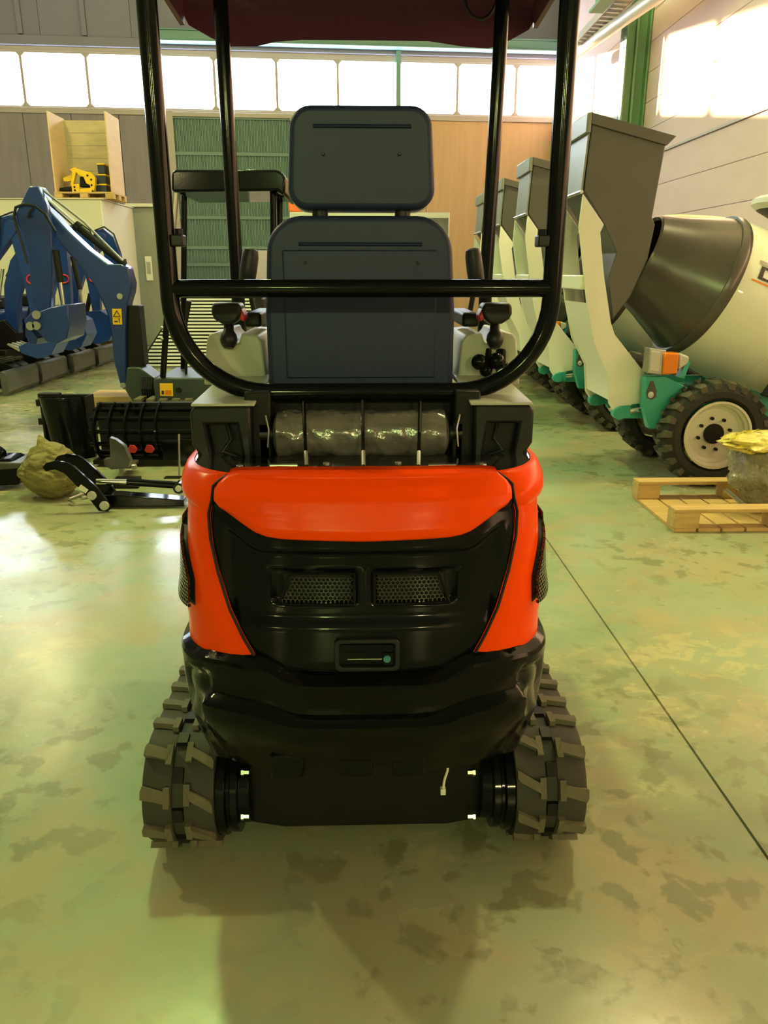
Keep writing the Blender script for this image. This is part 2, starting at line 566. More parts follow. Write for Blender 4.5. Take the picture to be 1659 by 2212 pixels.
# roof steel: teal tie beam and post in front of the windows
def steel(name, mb, m_, label, cat):
    return tag(mb.build(name, m_, bevel=0.006, seg=1), label, cat)
b0, b1 = onback(490, 100), onback(1195, 100)
zb_ = onback(860, 100)[1]
bm_ = MB()
bm_.box(onback(330, 100)[0], UR, -0.45, -0.25, zb_ - 0.10, zb_ + 0.08, BWM)
bm_.box(onback(330, 100)[0], UR, -0.50, -0.20, zb_ + 0.08, zb_ + 0.11, BWM)
bm_.box(onback(330, 100)[0], UR, -0.50, -0.20, zb_ - 0.13, zb_ - 0.10, BWM)
steel('roof_beam', bm_, TEALBEAM, 'teal steel beam running above the high window band', 'beam')
uc = onback(859, 150)[0]
pm = MB()
pm.box(uc - 0.055, uc + 0.055, -0.20, -0.18, 0.0, ROOF, BWM)
pm.box(uc - 0.055, uc + 0.055, -0.10, -0.08, 0.0, ROOF, BWM)
pm.box(uc - 0.015, uc + 0.015, -0.18, -0.10, 0.0, ROOF, BWM)
steel('wall_post', pm, TEALBEAM, 'thin teal steel post in front of the high windows', 'post')

# green column at the right wall (flanged section), pale pipe, crane rail
cy0 = PX(1392, 180, 4.75).y
cm = MB()
cm.box(4.34, 4.74, cy0 - 0.02, cy0 + 0.02, 0, ROOF)
cm.box(4.34, 4.37, cy0 - 0.17, cy0 + 0.17, 0, ROOF)
cm.box(4.71, 4.74, cy0 - 0.17, cy0 + 0.17, 0, ROOF)
cm.box(4.52, 4.56, cy0 - 0.10, cy0 + 0.1, 0, ROOF)
steel('steel_column', cm, GREENBEAM, 'green flanged steel column against the right wall', 'column')
pa, pb = PX(1418, -8, 4.05), PX(1248, 112, 4.05)
dd = (pb - pa).normalized()
tag(MB().tube([pa - dd * 1.5, pa, pb, pb + dd * 1.0], 0.10, 16).build('wall_pipe', PIPEM), 'pale round pipe sloping along the right wall past the green column', 'pipe')
c2 = MB()
ca, cb = PX(1330, -6, 3.6), PX(1252, 48, 3.6)
zc = (ca.z + cb.z) / 2
c2.box(3.50, 3.72, 6.0, 13.4, zc - 0.02, zc + 0.02)
c2.box(3.50, 3.72, 6.0, 13.4, zc + 0.26, zc + 0.30)
c2.box(3.59, 3.63, 6.0, 13.4, zc + 0.02, zc + 0.26)
steel('crane_rail', c2, GREENBEAM, 'green steel crane rail high along the right wall', 'beam')
tz = (PX(1332, 20, 3.95).z + PX(1262, 92, 3.95).z) / 2
gr = thing('cable_tray', 'grey slatted cable tray under the green crane rail', 'cable tray', (3.95, 13.0, tz))
g = MB()
for xx in (3.82, 4.08):
    g.box(xx - 0.01, xx + 0.01, 9.5, 15.6, tz, tz + 0.12)
g.build('side_rail', FRAME, gr)
for i in range(30):
    yy = 9.6 + i * 0.2
    MB().box(3.83, 4.07, yy - 0.05, yy + 0.05, tz + 0.01, tz + 0.03).build('slat', FRAME, gr)

# white block of rooms on the left with a flat top, and the grey pier behind it
ox = P(235, 600, 13.5).x
oz = P(200, 428, 13.5).z
wo = MB()
wo.box(WX0, ox, 13.5, 15.3, 0, oz - 0.02)
wo = tag(wo.build('wall_partition', PLASTER, bevel=0.01, seg=1), 'low white block of rooms under the plywood crate', kind='structure')
MB().box(WX0, ox + 0.02, 13.48, 15.32, oz - 0.02, oz - 0.004).build('top_board', PLASTER, wo)
x0, x1 = P(298, 600, 15.4).x, P(352, 600, 15.4).x
pw = tag(MB().box(x0, x1, 15.4, 16.0, 0, P(310, 447, 15.4).z).build('wall_pier', CONC, bevel=0.01, seg=1), 'grey concrete pier beside the white rooms', kind='structure')
MB().box(x0 - 0.1, x1 + 0.05, 15.33, 16.05, P(310, 447, 15.4).z, P(310, 440, 15.4).z).build('cap_board', PLASTER, pw)
bx = P(322, 580, 15.38)
sb_ = thing('switch_box', 'small white switch box on the grey concrete pier', 'switch box', (bx.x, 15.39, bx.z))
MB().box(bx.x - 0.06, bx.x + 0.06, 15.36, 15.4, bx.z - 0.22, bx.z + 0.22).build('box_body', WHITEP, sb_, bevel=0.006)
MB().box(bx.x - 0.035, bx.x + 0.035, 15.35, 15.362, bx.z - 0.1, bx.z + 0.12).build('cover', STEEL, sb_)

# ------------------------------------------------------------------ the orange mini excavator
EX = thing('mini_excavator', 'orange and black mini excavator with black roll bar, seen from behind', 'excavator', (0, 1.95, 0))
NEXP = 3.0
W_T = [(0.50, 0.375), (0.58, 0.386), (0.64, 0.384), (0.70, 0.388), (0.74, 0.381), (0.88, 0.372), (0.902, 0.372), (0.911, 0.386), (0.945, 0.386), (0.966, 0.378)]
YR_T = [(0.50, 1.395), (0.60, 1.385), (0.72, 1.388), (0.86, 1.40), (0.935, 1.425), (0.968, 1.462)]
DB = 0.26
def Wz(z):
    return interp(W_T, z)
def Yz(z):
    return interp(YR_T, z)
def surf(x, z):
    q = min(abs(x) / Wz(z), 0.998)
    return Yz(z) + DB * (1 - (1 - q ** NEXP) ** (1 / NEXP))
def plan(a, z, out=0.0, W=None, Yr=None, D=DB):
    """point of the body's plan curve at angle a (degrees) and height z, pushed out by out"""
    W = Wz(z) if W is None else W
    Yr = Yz(z) if Yr is None else Yr
    sa, ca = math.sin(R(a)), max(math.cos(R(a)), 0.0)
    e = 2 / NEXP
    x = math.copysign(abs(sa) ** e, sa) * (W + out)
    return Vector((x, Yr - out + (D + out) * (1 - ca ** e), z))
def ang_of(x, z, W=None):
    W = Wz(z) if W is None else W
    return math.degrees(math.asin(min(1.0, (abs(x) / W) ** (NEXP / 2))))
def hit(px, py):
    Y = 1.45
    for _ in range(60):
        p = P(px, py, Y)
        Y = Y * 0.5 + 0.5 * surf(p.x, p.z)
    return P(px, py, Y)
def hits(pts):
    """left half outline in the photo -> (|x|, z)"""
    return [(abs(h.x), h.z) for h in (hit(*p) for p in pts)]
def both(p):
    return (Vector((-p.x, p.y, p.z)), Vector(p))

HONEY = mat('gloss_black_mesh', (0.02, 0.02, 0.02), 0.12, coat=0.8)
# inner core so nothing shows through the joints
MB().box(-0.33, 0.31, 1.56, 2.25, 0.36, 0.925).build('engine_bay_core', BLACKM, EX)
core = MB()
rows = []
for z in [0.50 + 0.02 * i for i in range(22)]:
    rows.append([plan(a, z, -0.028) for a in range(-88, 89, 8)])
core.grid(rows, (0, 0.01, 0)).build('inner_seal', BLACKM, EX)

# black tailgate panel
GB = hits([(452, 1106), (453, 1125), (457, 1163), (474, 1237), (499, 1316), (528, 1376), (550, 1412), (588, 1434), (627, 1456), (700, 1461), (781, 1462)])
GB[-1] = (0.0, GB[-1][1])
GB = sorted(GB)
HB = hits([(463, 1084), (500, 1112), (550, 1148), (575, 1158), (605, 1163), (690, 1167), (781, 1169)])
HB[-1] = (0.0, HB[-1][1])
HB = sorted(HB)
HT = hits([(461, 1062), (470, 1046), (495, 1024), (520, 1021), (600, 1020), (781, 1020)])
HT[-1] = (0.0, HT[-1][1])
HT = sorted(HT)
xg = GB[-1][0]
xh = HB[-1][0]
zV0, zV1 = hit(690, 1312).z, hit(690, 1240).z
zB0, zB1 = hit(690, 1362).z, hit(690, 1332).z
zL1 = hit(690, 1196).z
zL2 = hit(540, 1150).z
def tail_off(x, z):
    ax = abs(x)
    line = zL1 + smooth(0.20, 0.275, ax) * (zL2 - zL1)
    o_ = 0.0
    # the field below the brow steps in, the lower apron comes back out
    step = smooth(line + 0.006, line - 0.010, z)
    back = smooth(zB1 - 0.002, zB0 - 0.004, z)
    side = smooth(0.285, 0.262, ax)
    o_ += 0.014 * step * (1 - back) * side
    if 0.012 < ax < 0.185:
        o_ += 0.012 * smooth(zV0 - 0.004, zV0 + 0.004, z) * smooth(zV1 + 0.004, zV1 - 0.004, z) * smooth(0.012, 0.02, ax) * smooth(0.185, 0.175, ax)
    return o_
xs = sorted(set([xg * math.sin(PI / 2 * i / 46) for i in range(47)]))
xs = [-v for v in reversed(xs[1:])] + xs
rows = []
NR = 54
for x in xs:
    ax = abs(x)
    z0 = interp(GB, ax)
    z1 = interp(HB, ax) + 0.012 if ax <= xh else lerp(interp(HB, xh) + 0.012, GB[-1][1] + 0.004, (ax - xh) / max(xg - xh, 1e-4))
    z1 = max(z1, z0 + 0.004)
    col = []
    for i in range(NR + 1):
        z = lerp(z0, z1, i / NR)
        e = 0.010 * (1 - smooth(0, 0.03, i / NR)) + 0.010 * (1 - smooth(xg, xg - 0.01, ax))
        col.append(Vector((x, surf(x, z) + 0.002 + tail_off(x, z) + e, z)))
    rows.append(col)
tail = MB().grid(rows, (0, 0.012, 0)).build('tailgate_panel', BLACKG, EX, ang=50)
tag(tail, 'glossy black moulded tailgate panel')

# honeycomb vents of the tailgate
def honeycomb(mb, x0, x1, z0f, z1f, cell, fpos, depth, wall=0.22):
    """hexagon rings between z0f(x) and z1f(x); fpos(x,z) is the point, depth a vector"""
    dx, dz = cell, cell * 0.866
    nrow = int((max(z1f(x0), z1f(x1)) - min(z0f(x0), z0f(x1))) / dz) + 2
    ncol = int((x1 - x0) / dx) + 2
    zs = min(z0f(x0), z0f(x1))
    for r_ in range(nrow):
        for c_ in range(ncol):
            cx = x0 + dx * (c_ + (0.5 if r_ % 2 else 0.0))
            cz = zs + dz * r_
            if cx < x0 or cx > x1 or cz < z0f(cx) or cz > z1f(cx):
                continue
            ro, ri = cell * 0.5774, cell * 0.5774 * (1 - wall)
            vo = [fpos(cx + ro * math.sin(R(60 * i_)), cz + ro * math.cos(R(60 * i_))) for i_ in range(6)]
            vi = [fpos(cx + ri * math.sin(R(60 * i_)), cz + ri * math.cos(R(60 * i_))) for i_ in range(6)]
            vb = [p + depth(p) for p in vi]
            fs = []
            for i_ in range(6):
                j_ = (i_ + 1) % 6
                fs.append((i_, j_, 6 + j_, 6 + i_))
                fs.append((6 + i_, 6 + j_, 12 + j_, 12 + i_))
            mb.add(vo + vi + vb, fs)
for s in (-1, 1):
    q = [hit(*p) for p in ((632, 1253), (758, 1250), (760, 1306), (612, 1308))]
    xo1, xi, xo0 = abs(q[0].x), abs(q[1].x), abs(q[3].x)
    zt, zb = (q[0].z + q[1].z) / 2, (q[2].z + q[3].z) / 2
    def z0f(x):
        return zb
    def z1f(x, s=s):
        ax = abs(x)
        return zt if ax < xo1 else lerp(zt, zb, (ax - xo1) / (xo0 - xo1))
    fp = lambda x, z: Vector((x, surf(x, z) + 0.018, z))
    hc = MB()
    honeycomb(hc, -xo0 if s < 0 else xi, -xi if s < 0 else xo0, z0f, z1f, 0.0088, fp, lambda p: Vector((0, 0.006, 0)))
    v = hc.build('honeycomb_vent', HONEY, EX, flat=True)
    # raised lip around the vent
    lp = [(xi - 0.006, zb - 0.006), (xo0 + 0.01, zb - 0.006), (xo1 + 0.008, zt + 0.006), (xi - 0.006, zt + 0.006)]
    pts = []
    for (a, b), (c_, d_) in zip(lp, lp[1:] + lp[:1]):
        for i in range(6):
            pts.append((s * lerp(a, c_, i / 6), lerp(b, d_, i / 6)))
    MB().tube([Vector((x, surf(x, z) + 0.016, z)) for x, z in pts], 0.0035, 6, closed=True).build('vent_lip', BLACKG, v)
    MB().grid([[Vector((s * x, surf(x, z) + 0.0265, z)) for x in [lerp(xi, xo0, i / 8) for i in range(9)]] for z in (zb, zt)]).build('vent_shadow_plate', BLACKM, v)

# tailgate latch
l0, l1 = hit(723, 1448), hit(864, 1378)
ly = surf(0, (l0.z + l1.z) / 2)
def lat(x0, x1, z0, z1, r, y0, y1, name, m_, parent, bv=0.0015):
    return MB().prism([Vector((x, y0, z)) for x, z in rrect(x0, x1, z0, z1, r)], (0, y1 - y0, 0)).build(name, m_, parent, bevel=bv)
LW, LH = l1.x - l0.x, l1.z - l0.z
fr = MB()
oo = rrect(l0.x, l1.x, l0.z, l1.z, 0.012)
ii = rrect(l0.x + 0.010, l1.x - 0.010, l0.z + 0.009, l1.z - 0.009, 0.007)
n = len(oo)
fr.add([Vector((x, ly - 0.006, z)) for x, z in oo] + [Vector((x, ly - 0.006, z)) for x, z in ii] + [Vector((x, ly + 0.012, z)) for x, z in oo] + [Vector((x, ly + 0.012, z)) for x, z in ii],
       [f for i in range(n) for f in ((i, (i + 1) % n, n + (i + 1) % n, n + i), (2 * n + i, 3 * n + i, 3 * n + (i + 1) % n, 2 * n + (i + 1) % n),
                                     (i, 2 * n + i, 2 * n + (i + 1) % n, (i + 1) % n), (n + i, n + (i + 1) % n, 3 * n + (i + 1) % n, 3 * n + i))])
lt = fr.build('latch_frame', BLACKP, EX, bevel=0.002)
lat(l0.x + 0.012, l1.x - 0.012, l0.z + LH * 0.58, l1.z - 0.012, 0.003, ly - 0.003, ly + 0.008, 'latch_paddle', BLACKG, lt)
lat(l0.x + 0.012, l1.x - 0.012, l0.z + 0.010, l1.z - 0.012, 0.003, ly + 0.006, ly + 0.012, 'latch_recess', BLACKM, lt)
lat(l0.x + 0.026, l1.x - 0.036, l0.z + LH * 0.34, l0.z + LH * 0.37, 0.0006, ly - 0.001, ly + 0.006, 'latch_edge', CHROME, lt, 0.0003)
lat(l0.x + 0.018, l1.x - 0.036, l0.z + LH * 0.17, l0.z + LH * 0.33, 0.002, ly + 0.001, ly + 0.008, 'latch_lip', BLACKG, lt)
lat(l1.x - 0.034, l1.x - 0.012, l0.z + 0.012, l0.z + LH * 0.56, 0.003, ly - 0.003, ly + 0.008, 'lock_block', BLACKG, lt)
lc = hit(836, 1421)
lk = MB().lathe([(0, 0.0078), (0.005, 0.0072)], (lc.x, ly - 0.002, lc.z), (0, -1, 0), 20).build('key_lock', TEALLOCK, lt)

# orange rear hood
rows = []
xs = sorted(set([xh * math.sin(PI / 2 * i / 34) for i in range(35)]))
xs = [-v for v in reversed(xs[1:])] + xs
for x in xs:
    ax = abs(x)
    z0, z1 = interp(HB, ax), interp(HT, ax)
    col = []
    for i in range(33):
        t = i / 32
        z = lerp(z0, z1, t)
        o_ = -0.012 - 0.004 * smooth(0.0, 0.02, t)
        ed = (1 - smooth(0, 0.18, t)) * 0.008 + (1 - smooth(xh, xh - 0.012, ax)) * 0.010
        col.append(Vector((x, surf(x, z) + o_ + ed, z)))
    # roll the top edge forward
    col.append(col[-1] + Vector((0, 0.012, 0.003)))
    col.append(col[-1] + Vector((0, 0.03, 0.0)))
    rows.append(col)
tag(MB().grid(rows, (0, 0.012, 0)).build('rear_hood', ORANGE, EX, ang=50), 'orange hinged rear hood')

# orange side panels
SEAM = sorted([(z, x) for x, z in hits([(491, 1026), (475, 1036), (461, 1049), (458, 1079), (451, 1109), (455, 1163), (472, 1237), (497, 1316), (526, 1376), (549, 1415)])])
for s in (-1, 1):
    MB().tube([Vector((s * x, surf(x, z) - 0.003, z)) for z, x in SEAM if z < 0.972], 0.0030, 8).build('seam_gasket', BLACKM, EX)
    rows = []
    zz = [0.55 + (0.962 - 0.55) * i / 46 for i in range(47)]
    for z in zz:
        a0 = ang_of(interp(SEAM, z), z)
        row = []
        for i in range(15):
            a = lerp(a0, 90, (i / 14))
            e = 0.010 * (1 - smooth(0, 0.12, i / 14))
            p = plan(a, z, 0.006 - e)
            row.append(p)
        for i in range(1, 7):
            row.append(row[14] + Vector((-0.006 * (i / 6), 0.66 * i / 6, 0)))
        rows.append([Vector((s * p.x, p.y, p.z)) for p in row])
    # rolled top edge and flat top flange
    flange = []
    for k, (ins, dz) in enumerate(((0.006, 0.004), (0.016, 0.006), (0.018, 0.0055), (0.09, 0.0055))):
        z = 0.962
        a0 = ang_of(interp(SEAM, z), z)
        row = []
        for i in range(15):
            a = lerp(a0, 90, i / 14)
            p = plan(a, z, 0.006 - ins)
            row.append(Vector((s * p.x, p.y, z + dz)))
        for i in range(1, 7):
            row.append(row[14] + Vector((0, 0.66 * i / 6, 0)))
        (rows if k < 2 else flange).append(row)
    sp = MB().grid(rows).build('side_panel', ORANGE, EX, ang=32)
    MB().grid(flange, (0, 0, -0.004)).build('top_trim', mat('gloss_black_trim', (0.02, 0.02, 0.022), 0.08, coat=1.0), sp)
    # side honeycomb vent on a curved black backing
    VI = sorted([(z, x) for x, z in hits([(404, 1104), (414, 1180), (428, 1247), (429, 1294)])])
    z0, z1 = VI[0][0] - 0.012, VI[-1][0]
    def spos(t, z, out):
        a0 = ang_of(min(interp(VI, z), Wz(z) * 0.998), z)
        a0 = min(a0, 84)
        if t <= 0.5:
            p = plan(lerp(a0, 90, t / 0.5), z, out)
        else:
            p = plan(90, z, out) + Vector((0, (t - 0.5) / 0.5 * 0.16, 0))
        return Vector((s * p.x, p.y, p.z))
    rim = []
    for i in range(13):
        z = lerp(z0, z1, i / 12)
        rim.append([spos(j / 20, z, 0.007 + 0.012 * smooth(0, 0.12, j / 20) * smooth(0, 0.1, i / 12) * smooth(1, 0.9, i / 12)) for j in range(21)])
    vb = MB().grid(rim).build('side_vent', BLACKM, EX)
    hc = MB()
    honeycomb(hc, 0.03, 0.97, lambda x: z0 + 0.006, lambda x: z1 - 0.006, 0.026, lambda t, z: Vector((t, 0, z)), lambda p: Vector((0, 0, 0)), 0.25)
    # cells are laid out in a stretched chart, then wrapped on the curved vent
    hv, hf = [], []
    mbw = MB()
    cell = 0.0085
    nrow = int((z1 - z0) / (cell * 0.866))
    for r_ in range(nrow):
        for c_ in range(26):
            cz = z0 + cell * 0.866 * (r_ + 0.5)
            ct = (c_ + (0.5 if r_ % 2 else 0)) / 26.5
            ring = []
            for rad in (0.5774, 0.40):
                for i_ in range(6):
                    t_ = min(max(ct + rad * math.sin(R(60 * i_)) / 26.5, 0.0), 1.0)
                    ring.append(spos(t_, cz + rad * cell * math.cos(R(60 * i_)), 0.0205))
            for i_ in range(6):
                p = ring[6 + i_]
                ring.append(p + Vector((-s * 0.004, 0.004, 0)))
            mbw.add(ring, [q for i_ in range(6) for q in ((i_, (i_ + 1) % 6, 6 + (i_ + 1) % 6, 6 + i_), (6 + i_, 6 + (i_ + 1) % 6, 12 + (i_ + 1) % 6, 12 + i_))])
    mbw.build('honeycomb_mesh', HONEY, vb, flat=True)

# cast counterweight bumper
BWID, BYR = 0.424, 1.340
def bhits(pts, ins):
    W, Yr, D = BWID - ins, BYR + ins, 0.27 - ins
    out_ = []
    for px, py in pts:
        Y = 1.45
        for _ in range(60):
            p = P(px, py, Y)
            q = min(abs(p.x) / W, 0.9995)
            Y = 0.5 * Y + 0.5 * (Yr + D * (1 - (1 - q ** NEXP) ** (1 / NEXP)))
        out_.append((ang_of(min(abs(p.x), W), p.z, W), p.z))
    return sorted(out_)
BT = bhits([(781, 1462), (660, 1462), (627, 1457), (588, 1432), (550, 1416), (490, 1404), (440, 1394), (428, 1393)], 0.03)
BB = bhits([(781, 1665), (660, 1664), (593, 1661), (553, 1655), (499, 1636), (455, 1607), (437, 1573)], 0.07)
BT = [(0, BT[0][1])] + BT + [(121, BT[-1][1] + 0.005)]
BB = [(0, BB[0][1])] + BB + [(121, BB[-1][1] + 0.04)]
def bump_pt(a, r):
    aa = abs(a)
    zt = interp(BT, aa)
    zb_ = interp(BB, aa)
    insA = interp([(0, 0.066), (0.06, 0.056), (0.30, 0.022), (0.46, 0.004), (0.55, 0.0), (0.60, 0.0), (0.62, 0.006), (0.66, 0.027), (0.74, 0.028), (0.895, 0.022), (0.92, 0.026), (0.95, 0.042), (1.0, 0.072)], r)
    insB = interp([(0, 0.066), (0.2, 0.046), (0.45, 0.026), (0.65, 0.020), (0.895, 0.020), (0.92, 0.024), (0.95, 0.042), (1.0, 0.072)], r)
    ins = lerp(insA, insB, smooth(42, 60, aa))
    # side pockets
    pk = smooth(44, 50, aa) * smooth(80, 74, aa) * smooth(0.42, 0.48, r) * smooth(0.82, 0.76, r)
    ins += 0.014 * pk
    # the lower ledge fades towards the corners
    z = lerp(zb_, zt, r)
    W, Yr = BWID, BYR
    if aa <= 90:
        p = plan(aa, z, -ins, W, Yr, 0.27)
    else:
        p = plan(90, z, -ins, W, Yr, 0.27) + Vector((0, (aa - 90) / 30 * 0.3, 0))
    p.z = z
    return Vector((math.copysign(p.x, a), p.y, z))
rr = [0, 0.03, 0.06, 0.15, 0.22, 0.30, 0.40, 0.46, 0.55, 0.60, 0.61, 0.62, 0.64, 0.66, 0.70, 0.74, 0.78, 0.84, 0.895, 0.908, 0.92, 0.935, 0.95, 0.975, 1.0]
aas = [-120, -110, -100] + list(range(-90, 91, 3)) + [100, 110, 120]
bmp = MB().grid([[bump_pt(a, r) for a in aas] for r in rr]).build('counterweight', CASTB, EX, ang=28)
tag(bmp, 'glossy black cast counterweight bumper')
rows = [[bump_pt(a, 1.0) + Vector((0, 0.0, 0)) for a in aas], [bump_pt(a, 1.0) + Vector((-0.05 * math.sin(R(max(-90, min(90, a)))), 0.06, -0.004)) for a in aas]]
MB().grid(rows, (0, 0, -0.01)).build('counterweight_top', CASTB, bmp)
rows = [[bump_pt(a, 0.0) for a in aas], [bump_pt(a, 0.0) + Vector((-0.14 * math.sin(R(max(-90, min(90, a)))), 0.3, 0.01)) for a in aas]]
MB().grid(rows, (0, 0, 0.012)).build('belly_plate', BLACKM, bmp)
for xx in (-0.165, -0.02, 0.09):          # lifting recess ribs along the lower skirt
    yy = bump_pt(0, 0.15).y
    MB().box(xx - 0.035, xx + 0.035, yy - 0.006, yy + 0.03, 0.335, 0.395).build('skirt_rib', CASTB, bmp, bevel=0.006)
ec = P(676, 1634, 1.43)
MB().lathe([(0, 0.022), (0.05, 0.022), (0.05, 0.017), (0.0, 0.017)], (ec.x, 1.47, ec.z), (0, -1, -0.15), 24, caps=False).build('exhaust_pipe', BLACKM, EX)
MB().lathe([(0, 0.030), (0.02, 0.030), (0.02, 0.022)], (ec.x, 1.46, ec.z + 0.004), (0, -1, 0), 24).build('exhaust_collar', CASTB, EX)

# deck behind the seat
dpl = [plan(a, 0.962, -0.034) for a in range(-78, 79, 6)]
MB().prism([Vector((p.x, p.y, 0.945)) for p in dpl] + [Vector((0.31, 1.66, 0.945)), Vector((-0.31, 1.66, 0.945))], (0, 0, 0.021)).build('deck_plate', BLACKG, EX, bevel=0.003)
MB().box(-0.32, 0.32, 1.62, 1.98, 0.90, 0.935).build('engine_cover', BLACKM, EX, bevel=0.004)
for px in (613, 955):
    c = F(px, 1013, 0.968)
    h = MB().box(c.x - 0.028, c.x + 0.028, c.y - 0.025, c.y + 0.018, 0.966, 0.971).build('hood_hinge', STEEL, EX, bevel=0.001)
    MB().tube([(c.x - 0.028, c.y + 0.002, 0.974), (c.x + 0.028, c.y + 0.002, 0.974)], 0.005, 10).build('hinge_pin', CHROME, h)
for px, py in ((518, 1008), (705, 1003), (860, 1002), (1043, 1005)):
    c = F(px, py, 0.968)
    MB().lathe([(0, 0.008), (0.006, 0.008)], (c.x, c.y, 0.966), (0, 0, 1), 6).build('deck_bolt', STEEL, EX, bevel=0.001)
HY = 1.75
for p0, p1 in (((655, 853), (662, 1010)), ((783, 850), (785, 1010)), ((908, 853), (904, 1010))):
    a, b = P(*p0, HY - 0.005), F(*p1, 0.966)
    rd = MB().tube([a, b], 0.0042, 8).build('guard_rod', BLACKG, EX)
    MB().tube([lerp(b, a, 0.02), lerp(b, a, 0.2)], 0.0048, 8).build('rod_sleeve', STEEL, rd)
# the film-wrapped cylinder lying across the deck
a, b = P(592, 938, 1.72), P(968, 936, 1.72)
def wrapf(t):
    return 0.054 + 0.003 * math.sin(t * 23) + 0.0025 * math.sin(t * 57 + 1)
cy = MB()
LT = b.x - a.x
rows = []
for i in range(81):
    t = i / 80
    base = 0.053 * (1 - 0.45 * max(0, 1 - t / 0.03) ** 2 - 0.45 * max(0, 1 - (1 - t) / 0.03) ** 2)
    row = []
    for k in range(49):
        th = 2 * PI * (k % 48) / 48
        n_ = noise.noise(Vector((t * 9 + math.sin(th) * 1.2, math.cos(th) * 1.6, t * 4))) + 0.6 * noise.noise(Vector((t * 26, math.cos(th) * 3 + t * 10, math.sin(th) * 3)))
        r_ = base + 0.0045 * n_
        row.append(a + Vector((LT * t, r_ * math.cos(th), r_ * math.sin(th))))
    rows.append(row)
cy.grid(rows)
cyl = cy.build('wrapped_tank', WRAP, EX)
tag(cyl, 'dark cylinder wrapped in shiny clear film')
for s, c in ((-1, a), (1, b)):
    MB().tube([c + Vector((s * 0.002, 0, 0)), c + Vector((s * 0.03, 0, 0.0))], 0.022, 14).build('tank_end_cap', BLACKP, cyl)
    MB().box(c.x + s * 0.02 - 0.012, c.x + s * 0.02 + 0.012, 1.70, 1.76, 0.93, 1.03).build('tank_bracket', BLACKM, EX, bevel=0.003)
# black fender boxes left and right of the tank
for s in (-1, 1):
    x0, x1 = 0.245, 0.372
    zt = 1.074
    bxm = MB()
    out = [(x0, 0.955), (x0, zt), (x1 - 0.006, zt), (x1 + 0.004, zt - 0.012), (x1 + 0.004, 0.99), (x1 - 0.018, 0.955),
           (x1 - 0.04, 0.955), (x1 - 0.028, 1.035), (x0 + 0.03, 1.035), (x0 + 0.02, 0.955)]
    bxm.prism([Vector((s * x, 1.665, z)) for x, z in out], (0, 0.30, 0))
    bo = bxm.build('fender_box', BLACKP, EX, bevel=0.006)
    MB().box(min(s * x0, s * x1), max(s * x0, s * x1), 1.70, 1.98, 0.94, 1.05).build('fender_core', BLACKM, bo)
    lid = [(x0 - 0.01, 1.665, zt), (x1, 1.665, zt), (x1 - 0.012, 2.02, zt + 0.02), (x0 - 0.01, 2.02, zt + 0.02)]
    MB().prism([Vector((s * x, y, z)) for x, y, z in lid], (0, 0, 0.006)).build('fender_lid', CONSOLE, bo, bevel=0.002)
    MB().box(min(s * 0.205, s * 0.262), max(s * 0.205, s * 0.262), 1.70, 1.80, 0.92, 1.10).build('roll_bar_foot', BLACKM, EX, bevel=0.005)
    MB().tube([(s * 0.30, 1.69, 1.03), (s * 0.29, 1.67, 1.0), (s * 0.31, 1.665, 0.975), (s * 0.27, 1.68, 0.955)], 0.005, 8).build('cable', BLACKP, EX)
    MB().tube([(s * 0.215, 1.69, 1.05), (s * 0.208, 1.68, 1.02), (s * 0.212, 1.68, 0.98)], 0.0022, 8).build('steel_pipe', STEEL, EX)
MB().box(-0.245, 0.245, 1.80, 1.84, 0.93, 1.07).build('seat_base_panel', BLACKM, EX)

# roll bar: two rear posts joined by a hoop, cross bar, front posts
TR = 0.0205
hw, rad, zbt = 0.418, 0.205, 1.092
hoop = []
for i in range(13):
    a = R(180 + 90 * i / 12)
    hoop.append((-hw + rad + rad * math.cos(a), HY, zbt + rad + rad * math.sin(a)))
for i in range(13):
    a = R(270 + 90 * i / 12)
    hoop.append((hw - rad + rad * math.cos(a), HY, zbt + rad + rad * math.sin(a)))
path = [(-hw - 0.0, HY, 2.16), (-hw, HY, 1.75)] + hoop + [(hw, HY, 1.75), (hw, HY, 2.16)]
hoopo = MB().tube(path, TR, 20).build('roll_bar_hoop', BLACKG, EX, ang=60)
zc_ = P(781, 623, HY).z
MB().tube([(-hw, HY, zc_), (hw, HY, zc_)], TR * 0.93, 20).build('cross_bar', BLACKG, EX)
FYP = 2.56
for s in (-1, 1):
    p0 = P(512 if s < 0 else 1050, 600, FYP)
    p1 = P(476 if s < 0 else 1086, 0, FYP)
    MB().tube([(p0.x, FYP, 0.80), (p0.x, FYP, p0.z), (p1.x, FYP, p1.z), (p1.x, FYP, 2.2)], 0.021, 18).build('front_post', BLACKG, EX)
    bz = P(380, 520, HY).z
    br = MB().box(min(s * (hw - 0.04), s * (hw - 0.015)), max(s * (hw - 0.04), s * (hw - 0.015)), HY - 0.02, HY + 0.02, bz - 0.012, bz + 0.012).build('post_bracket', BLACKP, EX, bevel=0.003)
    MB().lathe([(0, 0.009), (0.012, 0.009)], (s * (hw - 0.03), HY, bz + 0.012), (0, 0, 1), 6).build('bracket_bolt', BLACKP, br)
    MB().tube([(s * hw, HY, 2.14), (s * hw, FYP, 2.17)], 0.018, 12).build('roof_rail', BLACKG, EX)
